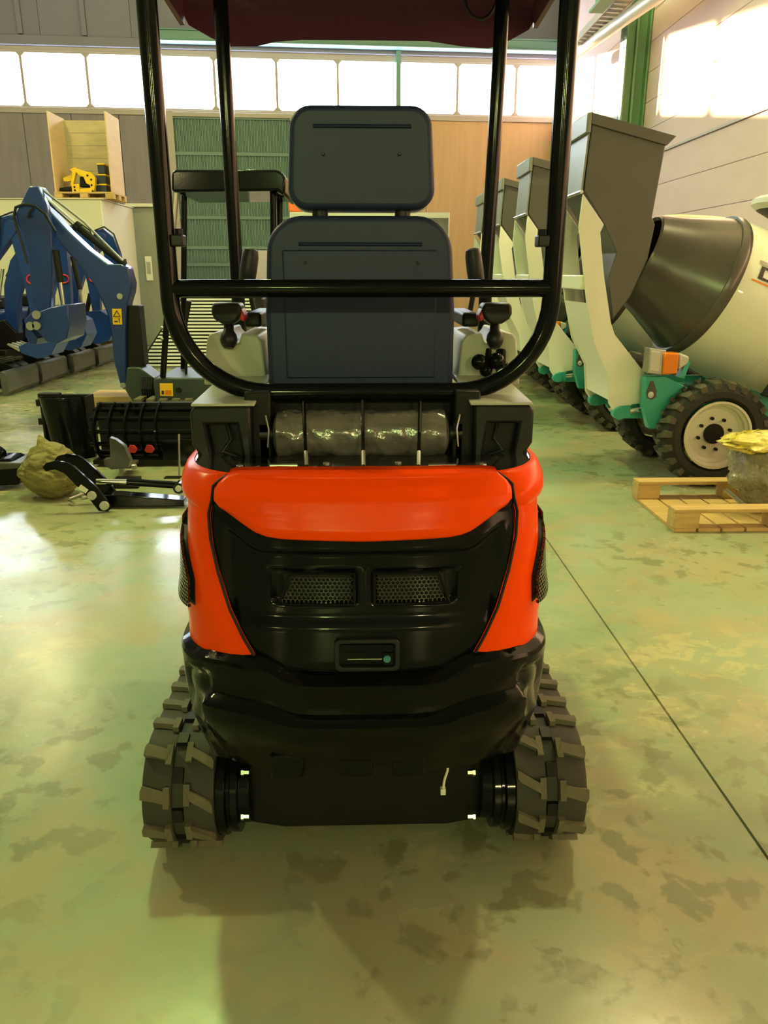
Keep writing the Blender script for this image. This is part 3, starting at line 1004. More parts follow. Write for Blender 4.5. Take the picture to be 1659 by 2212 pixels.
# canopy: dished fibreglass roof with a deep drooping front lip
CYF = 2.80
lipx = [(385, 0), (400, 40), (450, 68), (490, 86), (550, 86), (592, 76), (650, 72), (781, 73), (930, 75), (1000, 86), (1060, 91), (1110, 72), (1150, 50), (1180, 0)]
cw = abs(P(385, 0, CYF).x)
cn = MB()
low = [P(x, y, CYF) for x, y in lipx]
up_ = [Vector((p.x * 1.0, CYF + 0.015, 2.30 - 0.05 * (abs(p.x) / cw) ** 3)) for p in low]
rows = [low]
rows.append([lerp(p, q, 0.5) + Vector((0, 0.03, 0)) for p, q in zip(low, up_)])
rows.append(up_)
for y, dz in ((2.6, 0.02), (2.2, 0.03), (1.9, 0.025), (1.62, 0.01)):
    rows.append([Vector((p.x, y, p.z + dz)) for p in up_])
rows.append([Vector((p.x, 1.56, p.z - 0.09)) for p in up_])
cn.grid(rows, lambda p: Vector((-0.02 * p.x, -0.006, -0.02)))
for s in (-1, 1):
    cn.prism([Vector((s * cw, y, z)) for y, z in ((1.56, 2.16), (1.56, 2.24), (CYF, 2.25), (CYF, 2.10))], (-s * 0.015, 0, 0))
tag(cn.build('canopy', CANOPY, EX, ang=50), 'maroon moulded canopy roof over the seat')
wl = P(1040, 20, 2.6)
MB().tube([Vector((wl.x + 0.05 * math.cos(t) * 1.0, 2.62, wl.z + 0.05 + 0.07 * math.sin(t))) for t in [R(100 + 20 * i) for i in range(15)]], 0.005, 8).build('wiring_loop', BLACKP, EX)

# seat
SY = 1.93
def seat_shell(name, outline, y0, th, m_, bev=0.02):
    return MB().prism([Vector((x, y0, z)) for x, z in outline], (0, th, 0)).build(name, m_, EX, bevel=bev, seg=4)
b0, b1 = P(580, 825, SY), P(988, 466, SY)
hwid = (b1.x - b0.x) / 2
sc = (b0.x + b1.x) / 2
ol = []
for x, z in rrect(-1, 1, 0, 1, 0.0):
    pass
zt, zb = b1.z, 1.06
out = []
for i in range(9):                       # rounded shoulders, slightly narrower towards the top
    a = R(90 * i / 8)
    out.append((sc + hwid * 0.965 - 0.085 + 0.085 * math.cos(a), zt - 0.085 + 0.085 * math.sin(a)))
for i in range(9):
    a = R(90 + 90 * i / 8)
    out.append((sc - hwid * 0.965 + 0.085 + 0.085 * math.cos(a), zt - 0.085 + 0.085 * math.sin(a)))
out += [(sc - hwid, zt - 0.22), (sc - hwid * 1.0, zb), (sc + hwid, zb), (sc + hwid, zt - 0.22)]
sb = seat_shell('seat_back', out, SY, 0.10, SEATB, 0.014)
def ridge(parent, px0, px1, py, Y, r_=0.003):
    a, b = P(px0, py, Y), P(px1, py + 1, Y)
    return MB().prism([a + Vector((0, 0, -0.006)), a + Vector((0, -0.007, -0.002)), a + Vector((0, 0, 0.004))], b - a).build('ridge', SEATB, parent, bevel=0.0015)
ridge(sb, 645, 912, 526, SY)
# lower recessed field of the seat back
inn = [(sc - hwid * 0.80, 1.10), (sc + hwid * 0.80, 1.10), (sc + hwid * 0.80, P(781, 540, SY).z), (sc - hwid * 0.80, P(781, 540, SY).z)]
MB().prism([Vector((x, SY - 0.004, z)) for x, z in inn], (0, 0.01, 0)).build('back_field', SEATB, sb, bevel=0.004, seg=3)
for px, py in ((659, 568), (903, 568)):
    c = P(px, py, SY)
    MB().lathe([(0, 0.004), (0.005, 0.003)], (c.x, SY - 0.004, c.z), (0, -1, 0), 10).build('rivet', BLACKP, sb)
h0, h1 = P(623, 452, SY + 0.01), P(943, 226, SY + 0.01)
hz0, hz1 = h0.z, h1.z
hc_, hh = (h0.x + h1.x) / 2, (h1.x - h0.x) / 2
hp = []
for (cx, cz, a0, q) in ((hh, hz0, -90, 0.045), (hh * 0.96, hz1, 0, 0.05), (-hh * 0.96, hz1, 90, 0.05), (-hh, hz0, 180, 0.045)):
    for i in range(8):
        a = R(a0 + 90 * i / 7)
        sx = -1 if cx > 0 else 1
        sz = 1 if cz == hz0 else -1
        hp.append((hc_ + cx + sx * q + q * math.cos(a), cz + sz * q + q * math.sin(a)))
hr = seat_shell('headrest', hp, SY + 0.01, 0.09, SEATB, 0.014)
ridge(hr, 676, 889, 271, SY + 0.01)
for px in (698, 863):
    c = P(px, 333, SY + 0.01)
    MB().lathe([(0, 0.004), (0.005, 0.003)], (c.x, SY + 0.006, c.z), (0, -1, 0), 10).build('rivet', BLACKP, hr)
for px in (691, 870):
    c = P(px, 462, SY + 0.04)
    st = MB().tube([(c.x, SY + 0.05, c.z - 0.05), (c.x, SY + 0.05, c.z + 0.05)], 0.007, 12).build('headrest_post', CHROME, EX)
    MB().lathe([(0, 0.019), (0.02, 0.019), (0.024, 0.014)], (c.x, SY + 0.05, b1.z - 0.006), (0, 0, 1), 18).build('post_collar', BLACKP, st)
# clear film still on the front of the cushions, showing as a pale rim
MB().prism([Vector((sc + (x - sc) * 1.022, SY + 0.10, z + 0.006 * (z > zt - 0.3))) for x, z in out], (0, 0.05, 0)).build('seat_film', FILM, EX, bevel=0.02, seg=3)
MB().prism([Vector((hc_ + (x - hc_) * 1.02, SY + 0.10, lerp(hz0, z, 1.012))) for x, z in hp], (0, 0.04, 0)).build('headrest_film', FILM, EX, bevel=0.015, seg=3)
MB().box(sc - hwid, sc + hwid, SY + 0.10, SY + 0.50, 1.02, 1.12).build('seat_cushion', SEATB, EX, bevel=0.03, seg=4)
MB().box(-0.44, 0.44, 1.98, 2.75, 0.80, 0.86).build('floor_plate', BLACKM, EX, bevel=0.01)
MB().box(-0.36, 0.36, 2.0, 2.7, 0.36, 0.80).build('front_frame', BLACKM, EX, bevel=0.02)

# consoles with joysticks
CYN = 1.99
for s in (-1, 1):
    mir = lambda px: px if s < 0 else 1563 - px
    op = [(446, 735), (452, 722), (480, 716), (486, 728), (500, 742), (516, 740), (522, 718), (532, 722), (556, 724), (566, 740), (576, 832), (440, 832)]
    cs = MB().prism([P(mir(x), y, CYN) for x, y in op], (0, 0.30, 0)).build('side_console', CONSOLE, EX, bevel=0.006, seg=3)
    # joystick: hand grip block with thumb switch, bellows below
    jp = P(mir(490), 680, CYN - 0.02)
    pod = [(456, 660), (462, 655), (512, 655), (520, 660), (522, 678), (512, 694), (500, 702), (478, 700), (462, 690), (456, 678)]
    js = MB().prism([P(mir(x), y, CYN - 0.05) for x, y in pod], (0, 0.075, 0)).build('joystick_head', BLACKP, EX, bevel=0.008, seg=3)
    rp = [(514, 660), (522, 668), (529, 684), (526, 696), (518, 690)]
    MB().prism([P(mir(x), y, CYN - 0.045) for x, y in rp], (0, 0.06, 0)).build('thumb_switch', REDP, js, bevel=0.004)
    a, b = P(mir(494), 695, CYN - 0.01), P(mir(494), 752, CYN - 0.03)
    MB().tube([a, lerp(a, b, 0.35), lerp(a, b, 0.5), lerp(a, b, 0.7), lerp(a, b, 0.85), b], [0.012, 0.013, 0.020, 0.022, 0.019, 0.012], 16).build('joystick_boot', BLACKP, js)
    # travel lever with a fat black grip, further forward
    g0, g1 = P(mir(534), 604, 2.36), P(mir(543), 536, 2.36)
    lv = MB().tube([g0 + Vector((0, 0, -0.02)), g0, lerp(g0, g1, 0.3), lerp(g0, g1, 0.75), lerp(g0, g1, 0.95), g1], [0.010, 0.024, 0.025, 0.024, 0.02, 0.009], 18).build('travel_lever_grip', BLACKP, EX)
    MB().tube([g0 + Vector((0, 0, 0.01)), g0 + Vector((-s * 0.03, 0.02, -0.2)), Vector((s * 0.10, 2.42, 0.90))], 0.008, 10).build('lever_rod', BLACKM, lv)
    # film-edged arm rest pad between console and seat
    ar = P(mir(548), 690, CYN + 0.05)
    MB().box(ar.x - 0.022, ar.x + 0.022, CYN + 0.03, CYN + 0.3, ar.z - 0.018, ar.z + 0.018).build('armrest', BLACKP, EX, bevel=0.008, seg=3)
# blade lever cluster right of the seat
q = MB()
for px, py, r_ in ((1035, 782, 0.020), (1072, 780, 0.021), (1050, 800, 0.017), (1090, 795, 0.015)):
    c = P(px, py, CYN - 0.05)
    q.ball(c, r_, 14, 9)
a, b = P(1056, 755, CYN - 0.03), P(1050, 805, CYN - 0.06)
q.tube([a, b], 0.008, 10)
a, b = P(1082, 758, CYN - 0.03), P(1082, 800, CYN - 0.06)
q.tube([a, b], 0.013, 10)
q.build('lever_knobs', BLACKG, EX)

# undercarriage ------------------------------------------------------------
TX0, TX1, TRD = 0.350, 0.514, 0.142
TYR, TYFR = 1.63, 2.74
PERIM = 2 * (TYFR - TYR) + 2 * PI * TRD
def belt(sv, off=0.0):
    """point and normal on the belt loop; s=0 at the bottom rear, going up the rear end"""
    sv = sv % PERIM
    r_ = TRD
    L1 = PI * r_
    L2 = TYFR - TYR
    zc0 = TRD + 0.014
    if sv < L1:
        a = -PI / 2 - sv / r_
        n_ = Vector((0, math.cos(a), math.sin(a)))
        return Vector((0, TYR, zc0)) + n_ * (r_ + off), n_
    sv -= L1
    if sv < L2:
        return Vector((0, TYR + sv, zc0 + r_ + off - 0.012 * math.sin(PI * sv / L2))), Vector((0, 0, 1))
    sv -= L2
    if sv < L1:
        a = PI / 2 - sv / r_
        n_ = Vector((0, math.cos(a), math.sin(a)))
        return Vector((0, TYFR, zc0)) + n_ * (r_ + off), n_
    sv -= L1
    return Vector((0, TYFR - sv, zc0 - r_ - off)), Vector((0, 0, -1))
NL = 34
PITCH = PERIM / NL
for s in (-1, 1):
    xm = (TX0 + TX1) / 2
    sec = [(TX0, -0.008), (TX0, 0.0), (xm - 0.014, 0.0), (xm - 0.014, -0.006), (xm + 0.014, -0.006), (xm + 0.014, 0.0), (TX1 - 0.01, 0.0), (TX1, -0.006), (TX1, -0.018), (TX0, -0.018)]
    rows = []
    for i in range(NL * 4 + 1):
        row = []
        for x, h in sec + sec[:1]:
            p, n_ = belt(PITCH * i / 4)
            row.append(Vector((s * x, p.y, p.z)) + n_ * h)
        rows.append(row)
    tk = MB().grid(rows).build('rubber_track', RUBBER, EX, ang=40)
    for i in range(NL):
        for side in (0, 1):
            # T-shaped lug: a foot beside the middle groove and a slanted bar to the edge
            if side == 0:
                ol = [(0.016, -0.017), (0.030, -0.017), (0.030, -0.009), (0.078, -0.020), (0.082, -0.012), (0.082, 0.002), (0.050, 0.006), (0.030, 0.010), (0.030, 0.018), (0.016, 0.018)]
            else:
                ol = [(-0.016, -0.017), (-0.030, -0.017), (-0.030, -0.007), (-0.076, 0.012), (-0.081, 0.018), (-0.081, 0.032), (-0.050, 0.018), (-0.030, 0.010), (-0.030, 0.018), (-0.016, 0.018)]
            s0 = PITCH * (i + (0.0 if side == 0 else 0.06))
            lo, hi = [], []
            for u, v in ol:
                if s < 0:
                    u = u
                # outward edge is always the outer side of the machine
                p, n_ = belt(s0 + v * 1.25 * s)
                q = Vector((s * (xm + u), p.y, p.z))
                lo.append(q - n_ * 0.002)
                hi.append(q + n_ * 0.013)
            nn = len(ol)
            mb = MB().add(lo + hi, [tuple(range(nn)), tuple(range(2 * nn - 1, nn - 1, -1))] + [(a_, (a_ + 1) % nn, nn + (a_ + 1) % nn, nn + a_) for a_ in range(nn)])
            mb.build('lug', LUGTOP, tk, flat=True)
        # steel link in the middle groove
        p, n_ = belt(PITCH * (i + 0.5))
        t_ = Vector((0, -n_.z, n_.y))
        M = Matrix((( 1, 0, 0, s * xm), (0, t_.y, n_.y, p.y), (0, t_.z, n_.z, p.z), (0, 0, 0, 1)))
        MB().box(-0.012, 0.012, -0.016, 0.016, -0.008, 0.004, M).build('track_link', BLACKM, tk, flat=True)
    # side frame, sprocket, rollers
    fx0, fx1 = TX0 + 0.03, TX1 - 0.03
    fm = MB().box(min(s * fx0, s * fx1), max(s * fx0, s * fx1), TYR + 0.1, TYFR - 0.1, 0.09, 0.22).build('track_frame', BLACKM, EX, bevel=0.01)
    MB().lathe([(-0.05, 0.10), (0.05, 0.10)], (s * xm, TYR, TRD + 0.014), (1, 0, 0), 24).build('sprocket', BLACKM, EX, bevel=0.004)
    MB().lathe([(-0.05, 0.11), (0.05, 0.11)], (s * xm, TYFR, TRD + 0.014), (1, 0, 0), 24).build('idler', BLACKM, EX, bevel=0.004)
    # travel motor: stepped flanges towards the middle
    xi = TX0
    mo = MB().lathe([(0.0, 0.118), (0.022, 0.118), (0.022, 0.104), (0.032, 0.104), (0.032, 0.112), (0.050, 0.112), (0.050, 0.092), (0.075, 0.09)], (s * xi, TYR - 0.015, TRD + 0.012), (-s, 0, 0), 32).build('travel_motor', BLACKG, EX, bevel=0.002)
    for py in (1668, 1763):
        c = P(529 if s < 0 else 1019, py, TYR - 0.10)
        MB().lathe([(0, 0.010), (0.006, 0.010), (0.006, 0.007), (0.018, 0.007)], (c.x + s * 0.008, c.y, c.z), (-s, 0, 0), 6).build('motor_bolt', CHROME, mo, flat=True)
fz0 = P(781, 1774, 1.60).z
MB().prism([Vector((x, 1.58, z)) for x, z in ((-0.30, fz0 + 0.02), (-0.20, fz0), (0.20, fz0), (0.30, fz0 + 0.02), (0.30, 0.26), (-0.30, 0.26))], (0, 0.9, 0)).build('lower_frame', BLACKM, EX, bevel=0.01)
MB().lathe([(0, 0.22), (0.10, 0.22)], (0, 2.05, 0.25), (0, 0, 1), 36).build('slew_ring', BLACKM, EX)
tg0, tg1 = P(967, 1664, 1.50), P(957, 1705, 1.50)
cb_ = MB().tube([tg0 + Vector((0, 0, 0.03)), tg0, lerp(tg0, tg1, 0.5) + Vector((-0.002, 0, 0)), tg1], 0.003, 8).build('hanging_wire', WHITEP, EX)
MB().box(tg1.x - 0.006, tg1.x + 0.006, 1.494, 1.506, tg1.z - 0.012, tg1.z + 0.004).build('connector', WHITEP, cb_, bevel=0.001)

# ------------------------------------------------------------------ self loading mixers on the right
YC = 5.38
MX = thing('concrete_mixer', 'nearest white and teal drum mixer, dark hopper raised, beside the wooden pallet', 'concrete mixer', (2.9, YC, 0), 'row of drum mixers along the right wall')
PY0, PY1 = 5.10, 5.66
arm_px = [(1260, 418), (1305, 485), (1297, 502), (1305, 594), (1320, 696), (1328, 722), (1394, 807), (1390, 871), (1366, 874), (1356, 880), (1347, 893), (1328, 893), (1315, 871), (1313, 807), (1283, 743), (1268, 658), (1256, 542), (1251, 487)]
arm = [P(x, y, PY0) for x, y in arm_px]
for y0 in (PY0, PY1):
    MB().prism([Vector((p.x, y0, p.z)) for p in arm], (0, 0.022, 0)).build('loading_arm', WHITEP, MX, bevel=0.005)
c = P(1258, 610, PY0)
MB().box(c.x - 0.005, c.x + 0.09, PY0 + 0.02, PY1 + 0.002, c.z - 0.045, c.z + 0.045).build('arm_cross_tube', WHITEP, MX, bevel=0.008)
web = [P(x, y, PY0) for x, y in ((1264, 655), (1283, 743), (1313, 807), (1315, 866))]
MB().grid([[Vector((p.x + 0.01, y, p.z)) for p in web] for y in (PY0 + 0.02, PY1)], (0.012, 0, 0)).build('arm_web', WHITEP, MX)
# hopper
hp_px = [(1279, 250), (1441, 296), (1437, 318), (1409, 469), (1415, 485), (1400, 560), (1362, 640), (1324, 690), (1314, 600), (1332, 545), (1305, 485), (1262, 413), (1278, 278)]
hop = MB().prism([P(x, y, PY0 + 0.024) for x, y in hp_px], (0, 0.50, 0)).build('hopper', HOPG, MX, bevel=0.006)
tag(hop, 'dark grey skip hopper')
a, b, c3 = P(1276, 285, PY0 + 0.02), P(1260, 411, PY0 + 0.02), P(1278, 243, PY0 + 0.02)
MB().grid([[Vector((a.x - 0.012, y, a.z)), Vector((b.x - 0.012, y, b.z))] for y in (PY0 + 0.03, PY0 + 0.51)], (0.012, 0, 0)).build('front_sheet', HOPF, hop)
lipA, lipB = P(1280, 243, PY0), P(1461, 294, PY0)
MB().prism([lipA, lipB, lipB + Vector((-0.05, 0, -0.05)), lipA + Vector((0, 0, -0.06))], (0, 0.03, 0)).build('rim_flange', HOPG, hop)
MB().prism([lipA + Vector((0, 0.53, 0)), lipB + Vector((0, 0.53, 0)), lipB + Vector((-0.05, 0.53, -0.05)), lipA + Vector((0, 0.53, -0.06))], (0, 0.03, 0)).build('rim_flange', HOPG, hop)
MB().prism([lipA + Vector((-0.03, 0, 0.0)), lipA + Vector((0, 0, 0.005)), lipA + Vector((0.0, 0, -0.11)), lipA + Vector((-0.03, 0, -0.11))], (0, 0.56, 0)).build('front_lip', HOPF, hop, bevel=0.006)
e0 = P(1260, 414, PY0)
MB().tube([e0 + Vector((-0.01, 0, 0)), e0 + Vector((-0.01, 0.54, 0))], 0.012, 8).build('hinge_edge', STEEL, hop)
# drum
AX = Vector((math.cos(R(24)), 0, -math.sin(R(24))))
rc = P(1533, 613, YC - 0.25)
rc = Vector((rc.x + 0.03, YC, rc.z - 0.02))
cone = MB().lathe([(-0.46, 0.255), (-0.48, 0.27), (-0.47, 0.285), (-0.30, 0.345), (-0.02, 0.465), (0.0, 0.47)], rc, AX, 56, caps=False).build('drum_cone', DRUMG, MX, ang=25)
MB().lathe([(-0.03, 0.455), (-0.03, 0.475), (0.01, 0.487), (0.035, 0.480), (0.05, 0.470)], rc, AX, 56, caps=False).build('drum_ring', DRUMG, MX)
dr_ = MB().lathe([(0.04, 0.470), (0.055, 0.476), (0.45, 0.52), (0.455, 0.526), (0.465, 0.526), (0.47, 0.522), (0.85, 0.50), (1.12, 0.33), (1.16, 0.1)], rc, AX, 56, caps=True).build('drum', WHITEP, MX, ang=25)
for k in range(2):                       # mixing blade edge seen in the mouth
    pts = []
    for i in range(14):
        t = i / 13
        r_ = lerp(0.24, 0.40, t)
        a_ = R(200 + 180 * k + 120 * t)
        u = Vector((AX.z, 0, -AX.x))
        pts.append(rc + AX * lerp(-0.42, -0.05, t) + (u * math.cos(a_) + Vector((0, 1, 0)) * math.sin(a_)) * r_)
    MB().tube(pts, 0.012, 8).build('mixing_blade', DRUMG, cone)
# decal on the drum: dark lettering over an orange rule
def drum_pt(h, ang, out=0.004):
    u = Vector((AX.z, 0, -AX.x))
    if u.z < 0:
        u = -u
    r_ = lerp(0.476, 0.52, (h - 0.055) / 0.395) + out
    return rc + AX * h + (u * math.sin(R(ang)) + Vector((0, -1, 0)) * math.cos(R(ang))) * r_
def drum_patch(mb, h0, h1, a0, a1):
    mb.grid([[drum_pt(lerp(h0, h1, i / 4), lerp(a0, a1, j / 4)) for i in range(5)] for j in range(5)])
dc = MB()
GLY = {'C': '111100100100111', 'A': '111101111101101', 'R': '110101110101101', 'M': '101111111101101'}
h = 0.13
for ch in 'CARM':
    for i, v in enumerate(GLY[ch]):
        if v == '1':
            rr_, cc_ = divmod(i, 3)
            drum_patch(dc, h + cc_ * 0.028, h + cc_ * 0.028 + 0.027, 24 - rr_ * 2.0, 24 - rr_ * 2.0 - 1.9)
    h += 0.10
dc.build('drum_lettering', TXT, dr_)
oc = MB()
drum_patch(oc, 0.10, 0.60, 12.5, 11.3)
oc.build('orange_rule', AMBER, dr_)
gy = MB()
drum_patch(gy, 0.11, 0.56, 28, 25.2)
gy.build('grey_emblem', STEEL, dr_)
# wheels
def wheel(cx, cyo, sgn, name='wheel'):
    """tyre with outer face at Y = cyo; sgn -1: outer face towards the viewer"""
    R0, WD = 0.335, 0.24
    ax = Vector((0, -sgn, 0))          # pointing inwards
    cc = Vector((cx, cyo, 0.345))
    K = 1.055
    ty = MB().lathe([(0.03, 0.215 * K), (0.0, 0.235 * K), (-0.004, 0.27 * K), (0.02, 0.305 * K), (0.05, 0.315 * K), (WD - 0.05, 0.315 * K), (WD - 0.02, 0.305 * K), (WD, 0.27 * K), (WD, 0.235 * K), (WD - 0.03, 0.215 * K)], cc, ax, 40, caps=False).build(name, TYRE, MX, ang=30)
    NLG = 22
    for i in range(NLG):
        for sd in (0, 1):
            t0 = 2 * PI * (i + 0.5 * sd) / NLG
            ol = [(0.0, -0.055), (0.0, 0.02), (0.10, 0.055), (0.125, 0.055), (0.125, 0.02), (0.05, -0.02), (0.03, -0.06)]
            lo, hi = [], []
            for w_, t_ in ol:
                h_ = w_ if sd == 0 else WD - w_
                a_ = t0 + t_ * 1.6
                d = Vector((math.cos(a_), 0, math.sin(a_)))
                ri = 0.302 * K if 0.01 < w_ else 0.285 * K
                ro = 0.336 * K if 0.01 < w_ else 0.322 * K
                lo.append(cc + ax * h_ + d * ri)
                hi.append(cc + ax * h_ + d * ro)
            nn = len(ol)
            MB().add(lo + hi, [tuple(range(nn)), tuple(range(2 * nn - 1, nn - 1, -1))] + [(a_, (a_ + 1) % nn, nn + (a_ + 1) % nn, nn + a_) for a_ in range(nn)]).build('tread_lug', TYREL, ty, flat=True)
    rm = MB().lathe([(0.01, 0.222), (0.0, 0.222), (0.0, 0.208), (0.02, 0.205), (0.03, 0.19), (0.055, 0.185), (0.07, 0.165), (0.075, 0.07), (0.075, 0.0)], cc, ax, 40, caps=False).build('rim', RIM, ty, ang=25)
    MB().lathe([(0.06, 0.066), (0.078, 0.066), (0.078, 0.0)], cc, ax, 24).build('hub_hole', BLACKM, ty)
    for i in range(8):
        a_ = 2 * PI * (i + 0.3) / 8
        MB().lathe([(0.05, 0.011), (0.08, 0.011)], cc + Vector((math.cos(a_) * 0.105, 0, math.sin(a_) * 0.105)), ax, 6).build('wheel_nut', BLACKM, ty, flat=True)
    return ty
wx = P(1548, 955, 4.84).x
wheel(wx, 4.83, -1)
wheel(wx, 5.93, 1)
wheel(wx + 1.55, 4.83, -1)
wheel(wx + 1.55, 5.93, 1)
for xx in (wx, wx + 1.55):
    MB().tube([(xx, 4.95, 0.345), (xx, 5.81, 0.345)], 0.05, 12).build('axle', BLACKM, MX)
# teal chassis
ch = MB()
for yy in (5.16, 5.58):
    ch.prism([Vector((x, yy, z)) for x, z in ((1.80, 0.40), (1.80, 0.60), (2.1, 0.64), (4.25, 0.62), (4.25, 0.42), (2.1, 0.40))], (0, 0.06, 0))
ch.box(2.5, 2.6, 5.16, 5.64, 0.44, 0.58)
ch.box(4.1, 4.25, 5.0, 5.76, 0.42, 0.62)
ch.build('chassis', TEAL, MX, bevel=0.006)
br_px = [(1394, 815), (1436, 812), (1520, 854), (1478, 905), (1454, 880), (1441, 925), (1402, 927), (1390, 878)]
for y0 in (4.99, 5.70):
    pt = [P(x, y, 4.99) for x, y in br_px]
    bk = MB().prism([Vector((p.x, y0, p.z)) for p in pt], (0, 0.08, 0)).build('front_bracket', TEAL, MX, bevel=0.006)
    rf = P(1407, 848, 4.985)
    if y0 < 5.2:
        MB().prism([P(x, y, 4.986) for x, y in ((1405, 824), (1412, 823), (1419, 845), (1418, 858), (1408, 864), (1398, 860), (1396, 848))], (0, 0.008, 0)).build('reflector_plate', DRUMG, bk, bevel=0.003)
        MB().ball(P(1406, 853, 4.985), (0.02, 0.01, 0.022), 12, 8).build('reflector', CLEARL, bk)
for y0 in (PY0 - 0.015, PY1 - 0.015):
    pc = [P(x, y, PY0 - 0.02) for x, y in ((1338, 893), (1392, 885))]
    pn = MB().tube([Vector((pc[0].x, y0 - 0.012, pc[0].z)), Vector((pc[0].x, y0 + 0.06, pc[0].z))], 0.042, 20).build('pivot_pin', TEAL, MX, bevel=0.004)
    MB().prism([Vector((p.x, y0, p.z)) for p in [P(x, y, PY0 - 0.02) for x, y in ((1340, 878), (1362, 876), (1364, 902), (1342, 906))]], (0, 0.05, 0)).build('pivot_ear', TEAL, pn, bevel=0.003)
    MB().tube([Vector((P(1360, 889, PY0).x, y0 + 0.02, P(1360, 889, PY0).z)), Vector((P(1395, 883, PY0).x, y0 + 0.02, P(1395, 883, PY0).z))], 0.018, 10).build('pivot_shaft', CHROME, pn)
    cyx = [P(x, y, PY0) for x, y in ((1352, 800), (1400, 868))]
    MB().tube([Vector((p.x + 0.02, y0 + 0.10, p.z)) for p in cyx], 0.03, 12).build('lift_cylinder', BLACKM, MX)
# front lamp: clear headlight face to the left, amber indicator to the viewer
lm = MB().prism([P(x, y, 4.93) for x, y in ((1404, 752), (1440, 756), (1438, 812), (1398, 806))], (0, 0.10, 0)).build('headlamp_housing', STEEL, MX, bevel=0.006)
MB().prism([P(x, y, 4.922) for x, y in ((1408, 758), (1426, 760), (1424, 804), (1403, 800))], (0, 0.01, 0)).build('headlamp_lens', CLEARL, lm, bevel=0.003)
MB().prism([P(x, y, 4.915) for x, y in ((1434, 762), (1468, 762), (1464, 808), (1430, 810))], (0, 0.11, 0)).build('indicator_lens', AMBER, lm, bevel=0.012, seg=3)
MB().prism([P(x, y, 4.93) for x, y in ((1468, 762), (1490, 770), (1488, 785), (1466, 800))], (0, 0.09, 0)).build('side_lens', CLEARL, lm, bevel=0.012, seg=3)
MB().prism([P(x, y, 4.95) for x, y in ((1478, 818), (1492, 782), (1486, 778), (1466, 815))], (0, 0.06, 0)).build('lamp_bracket', TEAL, lm)
# rear: engine hood, seat console and round lid above the drum
rz = P(1640, 452, YC)
MB().lathe([(-0.03, 0.36), (0.0, 0.40), (0.03, 0.40), (0.05, 0.37), (0.055, 0.0)], (rz.x + 0.38, YC, rz.z), (0.10, 0, 1), 40).build('round_lid', RIM, MX)
MB().lathe([(-0.10, 0.22), (-0.03, 0.36)], (rz.x + 0.38, YC, rz.z), (0.10, 0, 1), 40).build('lid_underside', BLACKM, MX)
MB().box(rz.x + 0.18, rz.x + 0.62, YC - 0.2, YC + 0.2, 0.60, rz.z - 0.06).build('operator_console', WHITEP, MX, bevel=0.03, seg=3)
MB().box(3.55, 4.45, YC - 0.40, YC + 0.40, 0.62, 1.20).build('engine_hood', WHITEP, MX, bevel=0.06, seg=4)
MB().box(2.6, 3.3, YC - 0.18, YC + 0.18, 0.62, 0.80).build('drum_cradle', TEAL, MX, bevel=0.01)
for sy in (-1, 1):
    MB().prism([Vector((x, YC + sy * 0.50, z)) for x, z in ((2.55, 0.60), (2.62, 0.72), (2.95, 0.70), (3.2, 0.60))], (0, 0.1 * sy, 0)).build('mudguard', BLACKP, MX, bevel=0.01)
mlabels = ['second drum mixer from the wooden pallet, hopper seen between the right roll bar posts',
           'third drum mixer from the wooden pallet, partly hidden behind the roll bar post',
           'farthest drum mixer of the row, nearest the timber wall panels']
for lb, dy in zip(mlabels, (1.85, 3.35, 4.9)):
    m2 = copy_tree(MX)
    m2.location = (2.9 + 0.02 * dy, YC + dy, 0)
    m2['label'] = lb

# ------------------------------------------------------------------ upturned pallet with a film wrapped load
PLT = thing('wooden_pallet', 'upturned pale wooden pallet on the floor before the nearest mixer wheel', 'pallet', (2.25, 4.25, 0))
p00, p10 = F(1455, 1150), F(1368, 1080)
px0, py0_, py1_ = (p00.x + p10.x) / 2, p00.y, p10.y + 0.05
plen = 1.2
nb = 9
for i in range(nb):
    a = px0 + plen * i / nb
    MB().box(a + 0.006, a + plen / nb - 0.006, py0_, py1_, 0.0, 0.02).build('deck_board', WOOD, PLT, bevel=0.002, seg=1)
for yy in (py0_, py1_ - 0.10):
    for i in range(3):
        a = px0 + (plen - 0.14) * i / 2
        MB().box(a, a + 0.14, yy, yy + 0.10, 0.02, 0.108).build('block', WOOD, PLT, bevel=0.003, seg=1)
    MB().box(px0, px0 + plen, yy, yy + 0.10, 0.108, 0.13).build('runner', WOOD, PLT, bevel=0.003, seg=1)
def lump(seed, amp, fr, floor=-1.0):
    def f(d):
        n_ = noise.noise(Vector((d.x * fr + seed, d.y * fr, d.z * fr))) + 0.5 * noise.noise(Vector((d.x * fr * 2.3, d.y * fr * 2.3 + seed, d.z * fr * 2.3)))
        d = d * (1 + amp * n_)
        d.z = max(d.z, floor)
        return d
    return f
WR = mat('crumpled_clear_wrap', (0.17, 0.14, 0.09), 0.12, coat=1.0, vary=(7, 0.8, (0.40, 0.36, 0.27)), bump=(22, 0.9, 0.04))
YW = mat('yellow_under_wrap', (0.80, 0.60, 0.03), 0.15, coat=1.0, vary=(12, 0.7, (0.9, 0.8, 0.4)), bump=(26, 0.8, 0.03))
lc_ = P(1665, 1015, 4.32)
WL = thing('wrapped_load', 'film wrapped machine part with a yellow top on the upturned pallet', 'wrapped load', (lc_.x, 4.32, 0.02))
MB().ball((lc_.x, 4.28, 0.245), (0.27, 0.19, 0.225), 36, 22, lump(3.1, 0.28, 2.0, -0.98)).build('wrapped_bundle', WR, WL, ang=80)
yc_ = P(1640, 955, 4.28)
